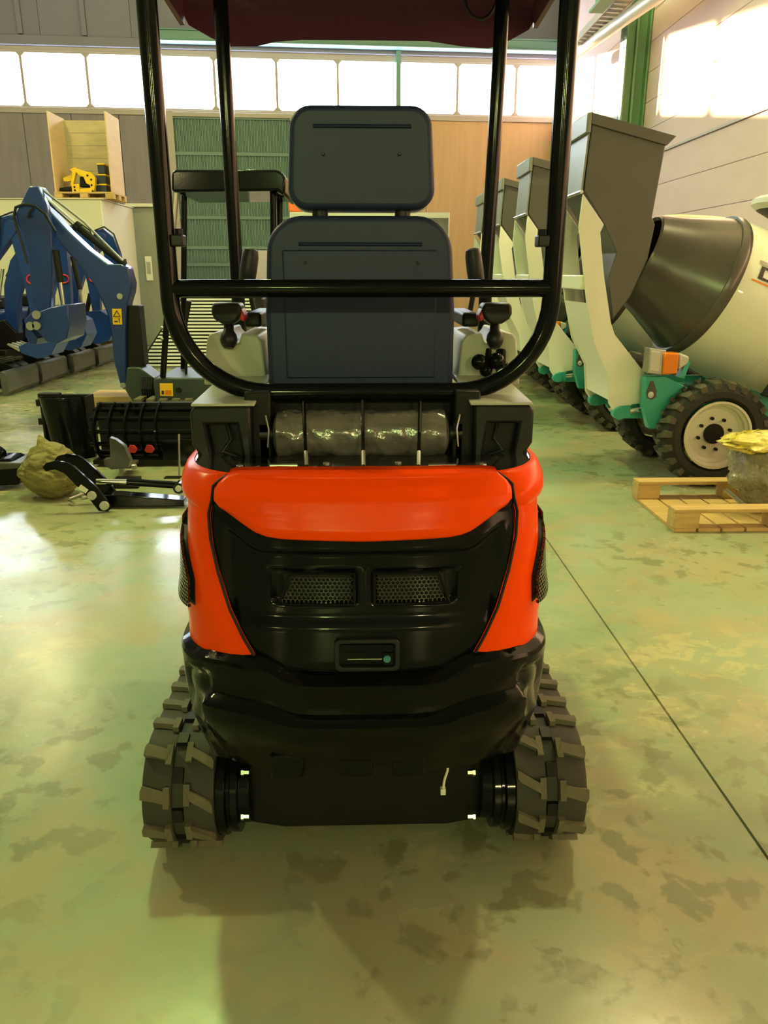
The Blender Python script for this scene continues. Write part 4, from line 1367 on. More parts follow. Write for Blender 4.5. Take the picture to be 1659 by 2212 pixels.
MB().ball((yc_.x + 0.02, 4.28, yc_.z), (0.22, 0.16, 0.06), 30, 16, lump(8.3, 0.3, 2.2)).build('yellow_top', YW, WL, ang=80)
bra, brb = P(1568, 1058, 4.22), P(1622, 1102, 4.10)
bp_ = MB().tube([Vector((bra.x, bra.y, max(bra.z, 0.04))), Vector((brb.x, brb.y, max(brb.z, 0.04)))], 0.014, 10).build('metal_bar', STEEL)
tag(bp_, 'short metal bar leaning on the upturned pallet beside the wrapped load', 'bar')

# ------------------------------------------------------------------ blue digger with the raised boom (left, near)
BY = 7.0
B1 = thing('blue_excavator', 'nearest blue mini excavator, raised boom with a yellow warning sticker', 'excavator', (P(340, 900, BY).x, BY, 0), 'blue mini excavators on the left')
boom_px = [(81, 401), (90, 414), (103, 450), (146, 498), (190, 539), (233, 570), (262, 570), (275, 578), (284, 612), (282, 632), (274, 658), (271, 713), (271, 767), (275, 832), (266, 843), (257, 823), (245, 778), (241, 726), (231, 677), (217, 645), (201, 612), (174, 577), (136, 534), (112, 503), (72, 455), (60, 430), (66, 402)]
bm1 = prism_px(MB(), boom_px, BY - 0.08, BY + 0.10).build('boom', BLUE, B1, bevel=0.012)
arm_px1 = [(62, 402), (82, 402), (100, 440), (112, 503), (112, 604), (109, 668), (88, 678), (70, 660), (66, 631), (62, 550), (51, 506), (38, 487), (32, 463), (49, 430)]
am1 = prism_px(MB(), arm_px1, BY - 0.16, BY - 0.085).build('dipper_arm', BLUE, B1, bevel=0.01)
bk_px = [(87, 672), (108, 664), (146, 657), (150, 699), (144, 732), (122, 743), (100, 738), (81, 716), (66, 712), (52, 691), (66, 676)]
bk1 = prism_px(MB(), bk_px, BY - 0.24, BY + 0.20).build('digging_bucket', BLUE, B1, bevel=0.01)
lk_px = [(55, 700), (66, 712), (80, 730), (78, 745), (62, 742), (54, 722)]
prism_px(MB(), lk_px, BY - 0.2, BY + 0.14).build('bucket_teeth_edge', BLUE, bk1, bevel=0.006)
for px, py in ((81, 680), (81, 703), (68, 704)):
    c = P(px, py, BY - 0.25)
    MB().lathe([(0, 0.035), (0.03, 0.035)], c, (0, -1, 0), 14).build('link_pin', STEEL, bk1)
for px, py in ((72, 410), (267, 832), (260, 640)):
    c = P(px, py, BY - 0.08)
    MB().lathe([(0, 0.025), (0.02, 0.025)], c, (0, -1, 0), 14).build('boom_pin', STEEL, bm1)
# dipper ram on top of the boom
a, b, c = P(92, 424, BY - 0.02), P(165, 488, BY - 0.02), P(270, 572, BY - 0.02)
rm1 = MB().tube([b, c], 0.030, 16).build('ram_barrel', BLACKM, B1)
MB().tube([a, b], 0.020, 14).build('ram_rod', CHROME, rm1)
MB().tube([b + Vector((-0.01, 0, 0.01)), lerp(b, c, 0.06)], 0.040, 16).build('ram_gland', BLACKM, rm1)
MB().tube([a + Vector((0.02, -0.05, 0.05)), lerp(a, c, 0.5) + Vector((0.02, -0.05, 0.07)), c + Vector((0, -0.05, 0.03))], 0.010, 10).build('steel_line', STEEL, rm1)
# hoses looping over the elbow
MB().tube([P(x, y, BY - 0.19) for x, y in ((38, 500), (30, 470), (34, 448), (52, 441), (76, 445), (98, 462), (108, 480), (120, 500))], 0.012, 10).build('hydraulic_hose', BLACKP, B1)
MB().tube([P(x, y, BY - 0.19) for x, y in ((60, 470), (66, 455), (72, 450))], 0.010, 10).build('hydraulic_hose', BLACKP, B1)
MB().tube([P(x, y, BY - 0.2) for x, y in ((40, 500), (52, 540), (60, 570))], 0.010, 10).build('hydraulic_hose', BLACKP, B1)
# bucket ram standing in front of the arm
a, b, c = P(120, 540, BY - 0.21), P(131, 610, BY - 0.21), P(139, 668, BY - 0.21)
br1 = MB().tube([a, b], 0.028, 14).build('bucket_ram', BLACKM, B1)
MB().tube([b, c], 0.016, 12).build('ram_rod', CHROME, br1)
# boom ram guard, swing bracket, lower body
prism_px(MB(), [(277, 660), (300, 660), (312, 790), (276, 796)], BY - 0.06, BY + 0.1).build('boom_ram_guard', BLACKM, B1, bevel=0.008)
prism_px(MB(), [(274, 794), (301, 794), (334, 818), (332, 870), (287, 870), (270, 842)], BY - 0.14, BY + 0.16).build('swing_bracket', DKGREEN, B1, bevel=0.01)
hs1 = MB()
for k in range(5):
    hs1.tube([P(308 + k * 5, 815, BY - 0.16), P(306 + k * 5, 840, BY - 0.2), P(312 + k * 4, 868, BY - 0.16)], 0.012, 8)
hs1.build('hose_bundle', BLACKP, B1)
body_px = [(330, 822), (338, 816), (600, 818), (606, 826), (600, 888), (338, 888)]
bd1 = prism_px(MB(), body_px, BY - 0.36, BY + 0.42).build('house_body', DKGREEN, B1, bevel=0.015, seg=3)
st_ = MB().prism([P(x, y, BY - 0.366) for x, y in ((345, 828), (373, 828), (374, 856), (346, 855))], (0, 0.004, 0)).build('warning_sticker', YELSTICK, bd1)
MB().prism([P(x, y, BY - 0.368) for x, y in ((349, 844), (354, 844), (354, 852), (349, 852))], (0, 0.002, 0)).build('sticker_print', TXT, st_)
MB().prism([P(x, y, BY - 0.368) for x, y in ((357, 843), (370, 843), (370, 852), (357, 852))], (0, 0.002, 0)).build('sticker_text', AMBER, st_)
MB().lathe([(0, 0.025), (0.006, 0.025)], P(387, 843, BY - 0.36), (0, -1, 0), 16).build('lock_cap', BLACKM, bd1)
st2 = MB().prism([P(x, y, BY - 0.086) for x, y in ((242, 667), (262, 667), (264, 701), (244, 701))], (0, 0.004, 0)).build('warning_sticker', YELSTICK, bm1)
tri = [P(x, y, BY - 0.088) for x, y in ((245, 684), (252, 671), (260, 684))]
tb = MB()
for a, b in zip(tri, tri[1:] + tri[:1]):
    tb.tube([a, b], 0.0035, 6)
tb.prism([P(x, y, BY - 0.088) for x, y in ((256, 688), (259, 688), (258, 698), (257, 698))], (0, 0.002, 0))
tb.prism([P(x, y, BY - 0.088) for x, y in ((247, 693), (254, 693), (254, 696), (247, 696))], (0, 0.002, 0))
tb.build('sticker_print', TXT, st2)
# canopy on posts
cp_px = [(370, 372), (378, 366), (596, 366), (610, 372), (617, 385), (615, 420), (606, 418), (600, 412), (374, 415), (370, 408)]
cp1 = prism_px(MB(), cp_px, BY - 0.48, BY + 0.50).build('canopy', BLACKG, B1, bevel=0.02, seg=3)
for x0, y0, x1, y1, yy, m_ in ((380, 412, 372, 510, BY - 0.42, STEEL), (372, 505, 352, 815, BY - 0.34, BLACKG), (590, 412, 592, 820, BY - 0.34, BLACKG), (604, 412, 606, 820, BY + 0.3, BLACKG), (398, 412, 396, 820, BY + 0.3, BLACKG)):
    MB().tube([P(x0, y0, yy), P(x1, y1, yy)], 0.026, 12).build('canopy_post', m_, B1)
for yq in (708, 732):
    MB().ball(P(350, yq, BY - 0.36), 0.016, 10, 7).build('post_bolt', STEEL, B1)
sx = P(470, 700, BY).x
MB().box(sx - 0.02, sx + 0.42, BY - 0.2, BY + 0.2, P(470, 818, BY).z, P(470, 770, BY).z).build('operator_seat', BLACKP, B1, bevel=0.03, seg=3)
MB().box(sx + 0.34, sx + 0.44, BY - 0.2, BY + 0.2, P(470, 770, BY).z, P(470, 640, BY).z).build('seat_back', BLACKP, B1, bevel=0.03, seg=3)
lv_ = P(400, 660, BY - 0.1)
MB().tube([P(402, 815, BY - 0.1), P(402, 700, BY - 0.1), P(408, 650, BY - 0.1)], [0.012, 0.012, 0.024], 10).build('control_lever', BLACKP, B1)
tkx0, tkx1 = P(300, 900, BY).x, P(640, 900, BY).x
for yy in (BY - 0.42, BY + 0.24):
    pts = []
    for i in range(40):
        t = i / 40 * 2 * PI
        pts.append((math.copysign(abs(math.cos(t)) ** 0.5, math.cos(t)) * (tkx1 - tkx0) / 2 + (tkx0 + tkx1) / 2, math.copysign(abs(math.sin(t)) ** 0.7, math.sin(t)) * 0.15 + 0.16))
    tr1 = MB().prism([Vector((x, yy, z)) for x, z in pts], (0, 0.20, 0)).build('crawler_track', RUBBER, B1, bevel=0.01)
    for i in range(12):
        xx = lerp(tkx0 + 0.12, tkx1 - 0.12, i / 11)
        MB().box(xx - 0.03, xx + 0.03, yy - 0.005, yy + 0.205, 0.30, 0.325).build('track_pad', LUGTOP, tr1, flat=True)
MB().box((tkx0 + tkx1) / 2 - 0.3, (tkx0 + tkx1) / 2 + 0.3, BY - 0.25, BY + 0.28, 0.14, P(400, 886, BY).z).build('undercarriage', BLACKM, B1, bevel=0.01)

# ------------------------------------------------------------------ row of blue diggers further back: heading to the right, blades down
DG = thing('blue_excavator', 'x', 'excavator', (0, 0, 0), 'blue mini excavators on the left')
# blade faces +x
bl = MB().prism([Vector((x, -0.44, z)) for x, z in ((0.0, 0.02), (0.03, 0.06), (0.03, 0.25), (0.0, 0.28), (-0.05, 0.28), (-0.05, 0.02))], (0, 0.88, 0)).build('dozer_blade', GREYBL, DG, bevel=0.006)
for sy in (-0.25, 0.2):
    MB().box(-0.5, -0.05, sy, sy + 0.06, 0.10, 0.2).build('blade_arm', BLACKM, bl)
for sy in (-0.46, 0.27):
    pts = []
    for i in range(36):
        t = i / 36 * 2 * PI
        pts.append((-0.85 + math.copysign(abs(math.cos(t)) ** 0.5, math.cos(t)) * 0.68, 0.17 + math.copysign(abs(math.sin(t)) ** 0.7, math.sin(t)) * 0.16))
    tk = MB().prism([Vector((x, sy, z)) for x, z in pts], (0, 0.19, 0)).build('crawler_track', BLACKM, DG, bevel=0.01)
    for i in range(11):
        xx = -1.42 + i * 0.114
        MB().box(xx - 0.025, xx + 0.025, sy - 0.005, sy + 0.195, 0.315, 0.345).build('track_pad', RUBBER, tk, flat=True)
MB().box(-1.2, -0.45, -0.28, 0.28, 0.14, 0.42).build('undercarriage', BLACKM, DG, bevel=0.01)
MB().box(-1.55, -0.72, -0.40, 0.40, 0.42, 0.88).build('house_body', BLUE, DG, bevel=0.05, seg=3)
MB().box(-1.35, -0.95, -0.2, 0.2, 0.88, 1.05).build('operator_seat', BLACKP, DG, bevel=0.03, seg=3)
MB().prism([Vector((x, -0.12, z)) for x, z in ((-0.74, 0.42), (-0.42, 0.42), (-0.36, 0.62), (-0.50, 0.78), (-0.74, 0.74))], (0, 0.24, 0)).build('swing_bracket', BLACKM, DG, bevel=0.01)
bmd = MB().prism([Vector((x, -0.07, z)) for x, z in ((-0.48, 0.60), (-0.36, 0.60), (-0.30, 1.05), (-0.14, 1.42), (0.20, 1.80), (0.20, 1.90), (0.10, 1.94), (-0.02, 1.86), (-0.34, 1.50), (-0.46, 1.20), (-0.50, 0.85))], (0, 0.14, 0)).build('boom', BLUE, DG, bevel=0.012)
amd = MB().prism([Vector((x, -0.05, z)) for x, z in ((0.02, 1.94), (0.16, 1.98), (0.30, 1.86), (0.38, 1.62), (0.36, 1.10), (0.33, 0.80), (0.23, 0.80), (0.20, 1.2), (0.12, 1.70))], (0, 0.10, 0)).build('dipper_arm', BLUE, DG, bevel=0.01)
bkd = MB().prism([Vector((x, -0.20, z)) for x, z in ((0.20, 0.84), (0.38, 0.86), (0.52, 0.78), (0.56, 0.60), (0.46, 0.44), (0.30, 0.40), (0.12, 0.46), (0.10, 0.54), (0.24, 0.60))], (0, 0.40, 0)).build('digging_bucket', BLUE, DG, bevel=0.008)
for k in range(4):
    yy = -0.19 + k * 0.115
    MB().prism([Vector((x, yy, z)) for x, z in ((0.12, 0.52), (0.10, 0.48), (-0.03, 0.56), (-0.02, 0.575))], (0, 0.035, 0)).build('bucket_tooth', STEEL, bkd)
r1 = MB().tube([(-0.42, 0, 1.30), (-0.20, 0, 1.62)], 0.035, 12).build('dipper_ram', BLACKM, DG)
MB().tube([(-0.20, 0, 1.62), (0.03, 0, 1.90)], 0.02, 10).build('ram_rod', CHROME, r1)
r2 = MB().tube([(-0.30, 0, 0.55), (-0.14, 0, 1.05)], 0.035, 12).build('boom_ram', BLACKM, DG)
MB().tube([(-0.14, 0, 1.05), (-0.04, 0, 1.40)], 0.02, 10).build('ram_rod', CHROME, r2)
r3 = MB().tube([(0.42, -0.01, 1.55), (0.47, -0.01, 1.15)], 0.03, 12).build('bucket_ram', BLACKM, DG)
MB().tube([(0.47, -0.01, 1.15), (0.47, -0.01, 0.86)], 0.018, 10).build('ram_rod', CHROME, r3)
MB().tube([(-0.02, -0.09, 1.60), (0.06, -0.1, 1.95), (0.20, -0.1, 2.0), (0.33, -0.1, 1.9), (0.40, -0.1, 1.65)], 0.012, 8).build('hydraulic_hose', BLACKP, DG)
rg = []
for i in range(16):
    t = 2 * PI * i / 16
    rg.append((0.30 + 0.06 * math.cos(t), -0.06, 1.28 + 0.05 * math.sin(t)))
MB().tube(rg, 0.010, 8, closed=True).build('red_pin_cord', REDP, DG)
spots = [((50, 843), 9.35, 'blue mini excavator at the left edge whose grey blade stands nearest the viewer'),
         ((118, 822), 10.31, 'blue mini excavator whose grey blade is second from the left edge'),
         ((182, 806), 11.27, 'blue mini excavator whose grey blade is third from the left edge'),
         ((232, 792), 12.23, 'farthest blue mini excavator, beside the white rooms and the carton')]
for i, ((px, py), yy, lb) in enumerate(spots):
    o = DG if i == 0 else copy_tree(DG)
    o.location = (P(px, py, yy).x, yy, 0)
    o['label'] = lb

# ------------------------------------------------------------------ clutter on the left floor
# black trench bucket standing on end
TBY = 5.80
TB = thing('trench_bucket', 'tall black steel bucket standing on end behind the olive sack', 'bucket', (P(150, 985, TBY).x, TBY, 0))
sh = []
for i in range(13):
    a_ = R(200 + 140 * i / 12)
    sh.append((math.cos(a_) * 0.17, math.sin(a_) * 0.15))
c0 = P(150, 900, TBY)
zt_ = P(150, 855, TBY).z
lean = 0.05
rows = []
for z, dx in ((0.02, 0.02), (zt_ * 0.5, 0.0), (zt_, -0.03)):
    rows.append([Vector((c0.x + dx + x, TBY + y, z)) for x, y in sh])
MB().grid(rows, (0, 0.012, 0)).build('bucket_shell', BLACKG, TB, ang=20)
for s in (-1, 1):
    MB().box(c0.x - 0.01 + s * 0.165 - 0.008, c0.x - 0.01 + s * 0.165 + 0.008, TBY - 0.06, TBY + 0.10, 0.02, zt_).build('side_plate', BLACKM, TB)
MB().box(c0.x - 0.19, c0.x + 0.14, TBY + 0.06, TBY + 0.10, 0.0, zt_ + 0.0).build('back_plate', BLACKM, TB, bevel=0.004)
MB().box(c0.x - 0.21, c0.x - 0.06, TBY - 0.02, TBY + 0.06, zt_ - 0.03, zt_ + 0.02).build('top_lug', BLACKM, TB, bevel=0.006)
for zz in (0.08, 0.26, 0.40):
    MB().box(c0.x - 0.23, c0.x - 0.17, TBY - 0.02, TBY + 0.05, zz, zz + 0.05).build('side_lug', BLACKM, TB, bevel=0.004)
# ribbed skeleton bucket
SKY = 5.55
xk0, xk1 = P(195, 950, SKY).x, P(432, 950, SKY).x
SK = thing('skeleton_bucket', 'wide black ribbed skeleton bucket with two red tags', 'bucket', ((xk0 + xk1) / 2, SKY, 0))
kz1 = P(300, 880, SKY).z
ribs = [P(x, 950, SKY).x for x in (208, 240, 274, 307, 340)]
prof_o, prof_i = [], []
for i in range(15):
    t = i / 14
    a_ = R(95 + 150 * t)
    prof_o.append((SKY + 0.20 + 0.26 * math.cos(a_), 0.225 + 0.215 * math.sin(a_)))
    prof_i.append((SKY + 0.20 + 0.215 * math.cos(a_), 0.225 + 0.17 * math.sin(a_)))
for x in ribs:
    MB().prism([Vector((x - 0.006, y, z)) for y, z in prof_o + prof_i[::-1]], (0.012, 0, 0)).build('rib', BLACKG, SK)
for i, (y, z) in enumerate(prof_i):
    if i % 3 == 1:
        MB().tube([(xk0, y, z), (xk1, y, z)], 0.016, 10).build('cross_tube', BLACKG, SK)
MB().box(xk0, xk1, SKY + 0.21, SKY + 0.25, 0.03, kz1).build('back_plate', BLACKM, SK, bevel=0.004)
MB().box(xk0 + 0.02, xk1, SKY - 0.05, SKY + 0.2, 0.02, 0.05).build('floor_plate', BLACKM, SK)
MB().box(P(352, 960, SKY).x, xk1 + 0.05, SKY - 0.04, SKY + 0.0, 0.03, 0.20).build('front_plate', BLACKG, SK, bevel=0.004)
for px in (285, 322):
    c = P(px, 970, SKY - 0.06)
    MB().prism([c + Vector(q) for q in ((-0.035, 0, -0.01), (-0.015, 0, 0.03), (0.02, 0, 0.028), (0.04, 0, 0.0), (0.02, 0, -0.03), (-0.02, 0, -0.028))], (0, 0.012, 0)).build('red_tag', REDP, SK, bevel=0.004)
for px in (266, 296):
    c = P(px, 885, SKY + 0.2)
    MB().prism([c + Vector(q) for q in ((-0.03, 0, -0.04), (0.03, 0, -0.04), (0.012, 0, 0.045), (-0.012, 0, 0.045))], (0, 0.02, 0)).build('hitch_ear', BLACKG, SK, bevel=0.003)
rda, rdb = F(388, 1030), P(390, 946, 5.3)
rod = tag(MB().tube([(rda.x, rda.y, 0.01), (rdb.x, rda.y + 0.06, 0.29)], 0.008, 10).build('steel_rod', CHROME), 'thin bright steel rod propped against the ribbed bucket', 'rod')
tag(MB().prism([F(372, 1032) + Vector(q) for q in ((-0.05, -0.03, 0), (0.06, -0.03, 0), (0.06, 0.03, 0), (-0.05, 0.03, 0))], (0, 0, 0.006)).build('foot_plate', BLACKM), 'small flat black plate under the bright steel rod', 'plate')
# rusty bracket with two bolts
RB = P(262, 975, 4.95)
RBo = thing('steel_bracket', 'grey fan shaped steel bracket lying before the ribbed bucket', 'bracket', (RB.x, 4.95, 0))
prism_px(MB(), [(236, 945), (250, 950), (270, 965), (282, 995), (276, 1012), (240, 1015), (225, 1005), (224, 992), (238, 990)], 4.93, 4.98).build('fan_plate', GREYBL, RBo, bevel=0.004)
bs = [F(250, 1032), F(292, 1030), F(302, 1016), F(262, 1016)]
MB().prism([Vector((p.x, p.y, 0.06)) for p in bs], (0, 0, 0.02)).build('bolt_plate', GREYBL, RBo, bevel=0.003)
MB().box(RB.x - 0.06, RB.x + 0.10, 4.90, 5.0, 0.0, 0.06).build('foot', BLACKM, RBo)
for px, py in ((266, 1018), (292, 1012)):
    p = F(px, py, 0.08)
    MB().lathe([(0, 0.02), (0.03, 0.02), (0.035, 0.014)], (p.x, p.y - 0.02, 0.08), (0, 0, 1), 8).build('bolt', STEEL, RBo)
# thumb grapple with its ram lying on the floor
TY = 4.50
TG = thing('thumb_grapple', 'black curved thumb grapple with silver ram lying beside the olive sack', 'grapple', (P(260, 1060, TY).x, TY, 0))
jaw = [(88, 985), (95, 976), (115, 971), (140, 974), (158, 985), (180, 1005), (205, 1028), (218, 1045), (232, 1062), (238, 1074), (230, 1081), (210, 1080), (196, 1062), (178, 1042), (155, 1018), (135, 998), (115, 990), (95, 994)]
for k, yy in enumerate((TY - 0.12, TY + 0.06)):
    pt = [P(x, y, TY - 0.12) for x, y in jaw]
    mz = min(p.z for p in pt)
    jw = MB().prism([Vector((p.x, yy, p.z - mz + 0.005)) for p in pt], (0, 0.022, 0)).build('jaw_plate', BLACKG, TG, bevel=0.003)
    if k == 0:
        for px, py in ((196, 1046), (223, 1068)):
            c = P(px, py, TY - 0.12)
            MB().lathe([(0, 0.028), (0.012, 0.026)], (c.x, yy - 0.0, c.z - mz + 0.005), (0, -1, 0), 18).build('pin_cap', CLEARL, jw)
        q = [P(x, y, TY - 0.122) - Vector((0, 0, mz - 0.005)) for x, y in ((165, 1030), (172, 1022), (188, 1034), (182, 1042))]
        MB().prism(q, (0, 0.003, 0)).build('white_label', WHITEP, jw)
j0 = P(210, 1040, TY).z
a, b, c = P(209, 1040, TY), P(275, 1041, TY), P(385, 1048, TY)
rt = MB().tube([b, c], 0.022, 14).build('ram_barrel', BLACKG, TG)
MB().tube([a, b], 0.018, 14).build('ram_rod', CHROME, rt)
MB().lathe([(-0.04, 0.034), (0.04, 0.034)], c + Vector((0.01, 0, -0.01)), (0, 1, 0), 18).build('ram_eye', BLACKG, TG)
MB().lathe([(0.04, 0.02), (0.05, 0.018)], c + Vector((0.01, 0, -0.01)), (0, -1, 0), 18).build('eye_cap', CLEARL, TG)
a, b = P(225, 1074, TY), P(400, 1066, TY)
MB().prism([Vector((a.x, TY - 0.05, 0.012)), Vector((b.x, TY - 0.05, 0.012)), Vector((b.x, TY - 0.05, 0.05)), Vector((a.x + 0.1, TY - 0.05, 0.085)), Vector((a.x, TY - 0.05, 0.085))], (0, 0.10, 0)).build('base_bar', BLACKG, TG, bevel=0.005)
# loose pins beside it
for i, ((x0, y0), (x1, y1), lb) in enumerate((((148, 1082), (200, 1062), 'longest loose steel pin lying before the thumb grapple'), ((176, 1080), (202, 1072), 'short loose steel pin beside the thumb grapple jaw'), ((150, 1090), (160, 1093), 'stubby loose steel pin in front of the olive sack'))):
    p, q = F(x0, y0), F(x1, y1)
    tag(MB().tube([Vector((p.x, p.y, 0.013)), Vector((q.x, q.y, 0.013))], 0.012, 12).build('steel_pin', CHROME), lb, 'pin', 'loose steel pins')
# olive sack
sx_ = P(110, 1040, 4.72)
SKO = thing('cloth_sack', 'crumpled olive cloth sack with a knotted top', 'sack', (sx_.x, 4.75, 0))
def sackf(d):
    n_ = noise.noise(Vector((d.x * 1.8 + 5, d.y * 1.8, d.z * 2.2)))
    w1 = noise.noise(Vector((d.x * 2.6, d.y * 2.6 + 3, d.z * 7.0)))
    w2 = noise.noise(Vector((d.x * 6 + 9, d.y * 6, d.z * 15.0)))
    s_ = 1 + 0.20 * n_ - 0.20 * abs(w1) - 0.10 * abs(w2) + 0.10
    s_ *= 1.0 - 0.18 * max(0.0, d.z)
    d2 = Vector((d.x * s_, d.y * s_, d.z * (1 + 0.08 * n_)))
    d2.z = max(d2.z, -0.90)
    return d2
MB().ball((sx_.x, 4.75, 0.165), (0.175, 0.15, 0.18), 80, 60, sackf).build('sack_body', SACK, SKO, ang=80)
kx = P(95, 960, 4.75)
MB().tube([(sx_.x - 0.03, 4.75, 0.30), (sx_.x - 0.05, 4.75, 0.36), (kx.x - 0.02, 4.75, kx.z - 0.03), (kx.x - 0.02, 4.75, kx.z + 0.03)], [0.07, 0.035, 0.03, 0.012], 14).build('sack_neck', SACK, SKO)
# black hitch at the left edge
LE = P(5, 1040, 4.95)
LH_ = thing('quick_hitch', 'low black quick hitch at the left edge of the picture', 'hitch', (LE.x, 4.95, 0))
prism_px(MB(), [(-60, 1052), (40, 1048), (45, 1025), (44, 1004), (18, 992), (-60, 992)], 4.92, 5.12).build('hitch_body', BLACKG, LH_, bevel=0.012, seg=3)
prism_px(MB(), [(-60, 1000), (46, 1000), (40, 1012), (-60, 1020)], 4.88, 5.16).build('top_plate', GREYBL, LH_, bevel=0.006)
prism_px(MB(), [(-40, 992), (5, 992), (3, 978), (-10, 968), (-40, 968)], 4.98, 5.06).build('hook', BLACKG, LH_, bevel=0.01)
# timber baulk and steel plate under the blue boom
q0, q1 = F(180, 882), F(293, 880)
tag(MB().prism([Vector((P(x, y, 7.15).x, 7.15, P(x, y, 7.15).z)) for x, y in ((180, 857), (276, 857), (292, 870), (290, 883), (180, 883))], (0, 0.45, 0)).build('timber_baulk', WOOD, bevel=0.006), 'pale timber block on a dark beam below the blue boom', 'timber')
tag(MB().box(P(195, 890, 7.15).x, P(345, 890, 7.15).x, 7.05, 7.55, 0.0, P(200, 883.5, 7.15).z).build('support_beam', DKGREEN, bevel=0.01), 'dark steel beam carrying the pale timber block', 'beam')
# slatted ramp behind the blue digger
RY = 9.2
RP = thing('slatted_ramp', 'white slatted metal ramp leaning up behind the nearest blue digger', 'ramp', (P(430, 790, RY).x, RY, 0))
A0, A1 = F(300, 795), F(478, 795)
slope = Vector((0.75, 1.1, 1.35)).normalized()
L_ = (A1 - A0)
for i in range(24):
    s_ = slope * (0.03 + i * 0.068)
    p, q = A0 + s_, A1 + s_
    w_ = slope * 0.036
    nrm = Vector((0, -1, 0.8)).normalized() * 0.012
    MB().prism([p, q, q + w_, p + w_], nrm).build('slat', WHITESLAT, RP, flat=True)
for base in (A0, A1):
    MB().tube([base + Vector((0, 0.03, 0.02)), base + slope * 1.66 + Vector((0, 0.03, 0))], 0.025, 8).build('side_rail', BLACKM, RP)
MB().prism([A0 + Vector((0, 0.05, 0.01)), A1 + Vector((0, 0.05, 0.01)), A1 + slope * 1.66 + Vector((0, 0.05, 0)), A0 + slope * 1.66 + Vector((0, 0.05, 0))], (0, 0.015, 0)).build('dark_backing', BLACKM, RP)
# carton with orange hose, red tool case
cx_ = P(224, 760, 12.95)
CB = thing('cardboard_box', 'open brown cardboard box holding an orange hose by the white rooms', 'box', (cx_.x, 13.0, 0))
cw_, cz_ = 0.22, 0.40
c_ = cx_.x
for x0, x1, y0, y1 in ((c_ - cw_, c_ - cw_ + 0.008, 12.9, 13.25), (c_ + cw_ - 0.008, c_ + cw_, 12.9, 13.25), (c_ - cw_, c_ + cw_, 12.9, 12.908), (c_ - cw_, c_ + cw_, 13.242, 13.25)):
    MB().box(x0, x1, y0, y1, 0, cz_).build('side_wall', CARTON, CB)
MB().box(c_ - cw_, c_ + cw_, 12.9, 13.25, 0.0, 0.008).build('bottom', CARTON, CB)
MB().prism([Vector((c_ - cw_, 12.9, cz_)), Vector((c_ + cw_, 12.9, cz_)), Vector((c_ + cw_ + 0.02, 12.80, cz_ - 0.06)), Vector((c_ - cw_ - 0.02, 12.80, cz_ - 0.06))], (0, 0, 0.008)).build('flap', CARTON, CB)
hz = []
for i in range(90):
    t = i / 90 * 2 * PI * 4
    hz.append((c_ + 0.15 * math.cos(t) + 0.02 * math.sin(t * 0.37), 13.08 + 0.11 * math.sin(t), 0.30 + 0.0026 * i + 0.02 * math.sin(t * 1.3)))
tag(MB().tube(hz, 0.016, 8).build('coiled_hose', ORHOSE), 'bright orange hose coiled in the brown cardboard box', 'hose')
wc = P(216, 715, 13.38)
tag(MB().box(wc.x - 0.16, wc.x + 0.22, 13.28, 13.46, 0.0, wc.z - 0.02).build('white_crate', WHITEP, bevel=0.01), 'white crate behind the brown cardboard box', 'crate')
TCs = thing('tool_case', 'red plastic tool case on the white crate', 'tool case', (wc.x, 13.37, wc.z - 0.02))
MB().box(wc.x - 0.14, wc.x + 0.14, 13.29, 13.45, wc.z - 0.018, wc.z + 0.15).build('case_body', REDP, TCs, bevel=0.015, seg=3)
MB().box(wc.x - 0.14, wc.x + 0.14, 13.285, 13.455, wc.z + 0.15, wc.z + 0.20).build('case_lid', ORHOSE, TCs, bevel=0.015, seg=3)
MB().tube([(wc.x - 0.06, 13.30, wc.z + 0.2), (wc.x - 0.05, 13.30, wc.z + 0.235), (wc.x + 0.05, 13.30, wc.z + 0.235), (wc.x + 0.06, 13.30, wc.z + 0.2)], 0.01, 8).build('case_handle', BLACKM, TCs)

# ------------------------------------------------------------------ open plywood crate on the white rooms
KY0, KY1 = 13.62, 14.32
pz0 = oz
xa, xb = P(120, 410, KY0).x, P(240, 415, KY0).x
xat, xbt = P(104, 239, KY0).x, P(227, 240, KY0).x
zk0, zk1 = P(180, 414, KY0).z, P(104, 239, KY0).z
PL2 = thing('crate_pallet', 'wooden pallet under the open plywood crate', 'pallet', ((xa + xb) / 2, (KY0 + KY1) / 2, oz))
MB().box(xa - 0.02, xb + 0.04, KY0 - 0.03, KY1 + 0.03, zk0 - 0.03, zk0 - 0.004).build('deck', WOOD, PL2, bevel=0.003, seg=1)
for i in range(3):
    for j in range(3):
        a, b = lerp(xa - 0.02, xb + 0.04 - 0.13, i / 2), lerp(KY0 - 0.03, KY1 + 0.03 - 0.12, j / 2)
        MB().box(a, a + 0.13, b, b + 0.12, oz + 0.015, zk0 - 0.03).build('block', WOOD, PL2, bevel=0.003, seg=1)
for j in range(3):
    b = lerp(KY0 - 0.03, KY1 + 0.03 - 0.12, j / 2)
    MB().box(xa - 0.02, xb + 0.04, b, b + 0.12, oz, oz + 0.015).build('bottom_board', WOOD, PL2)
KR = thing('plywood_crate', 'open fronted plywood crate on top of the white rooms', 'crate', ((xa + xb) / 2, (KY0 + KY1) / 2, zk0))
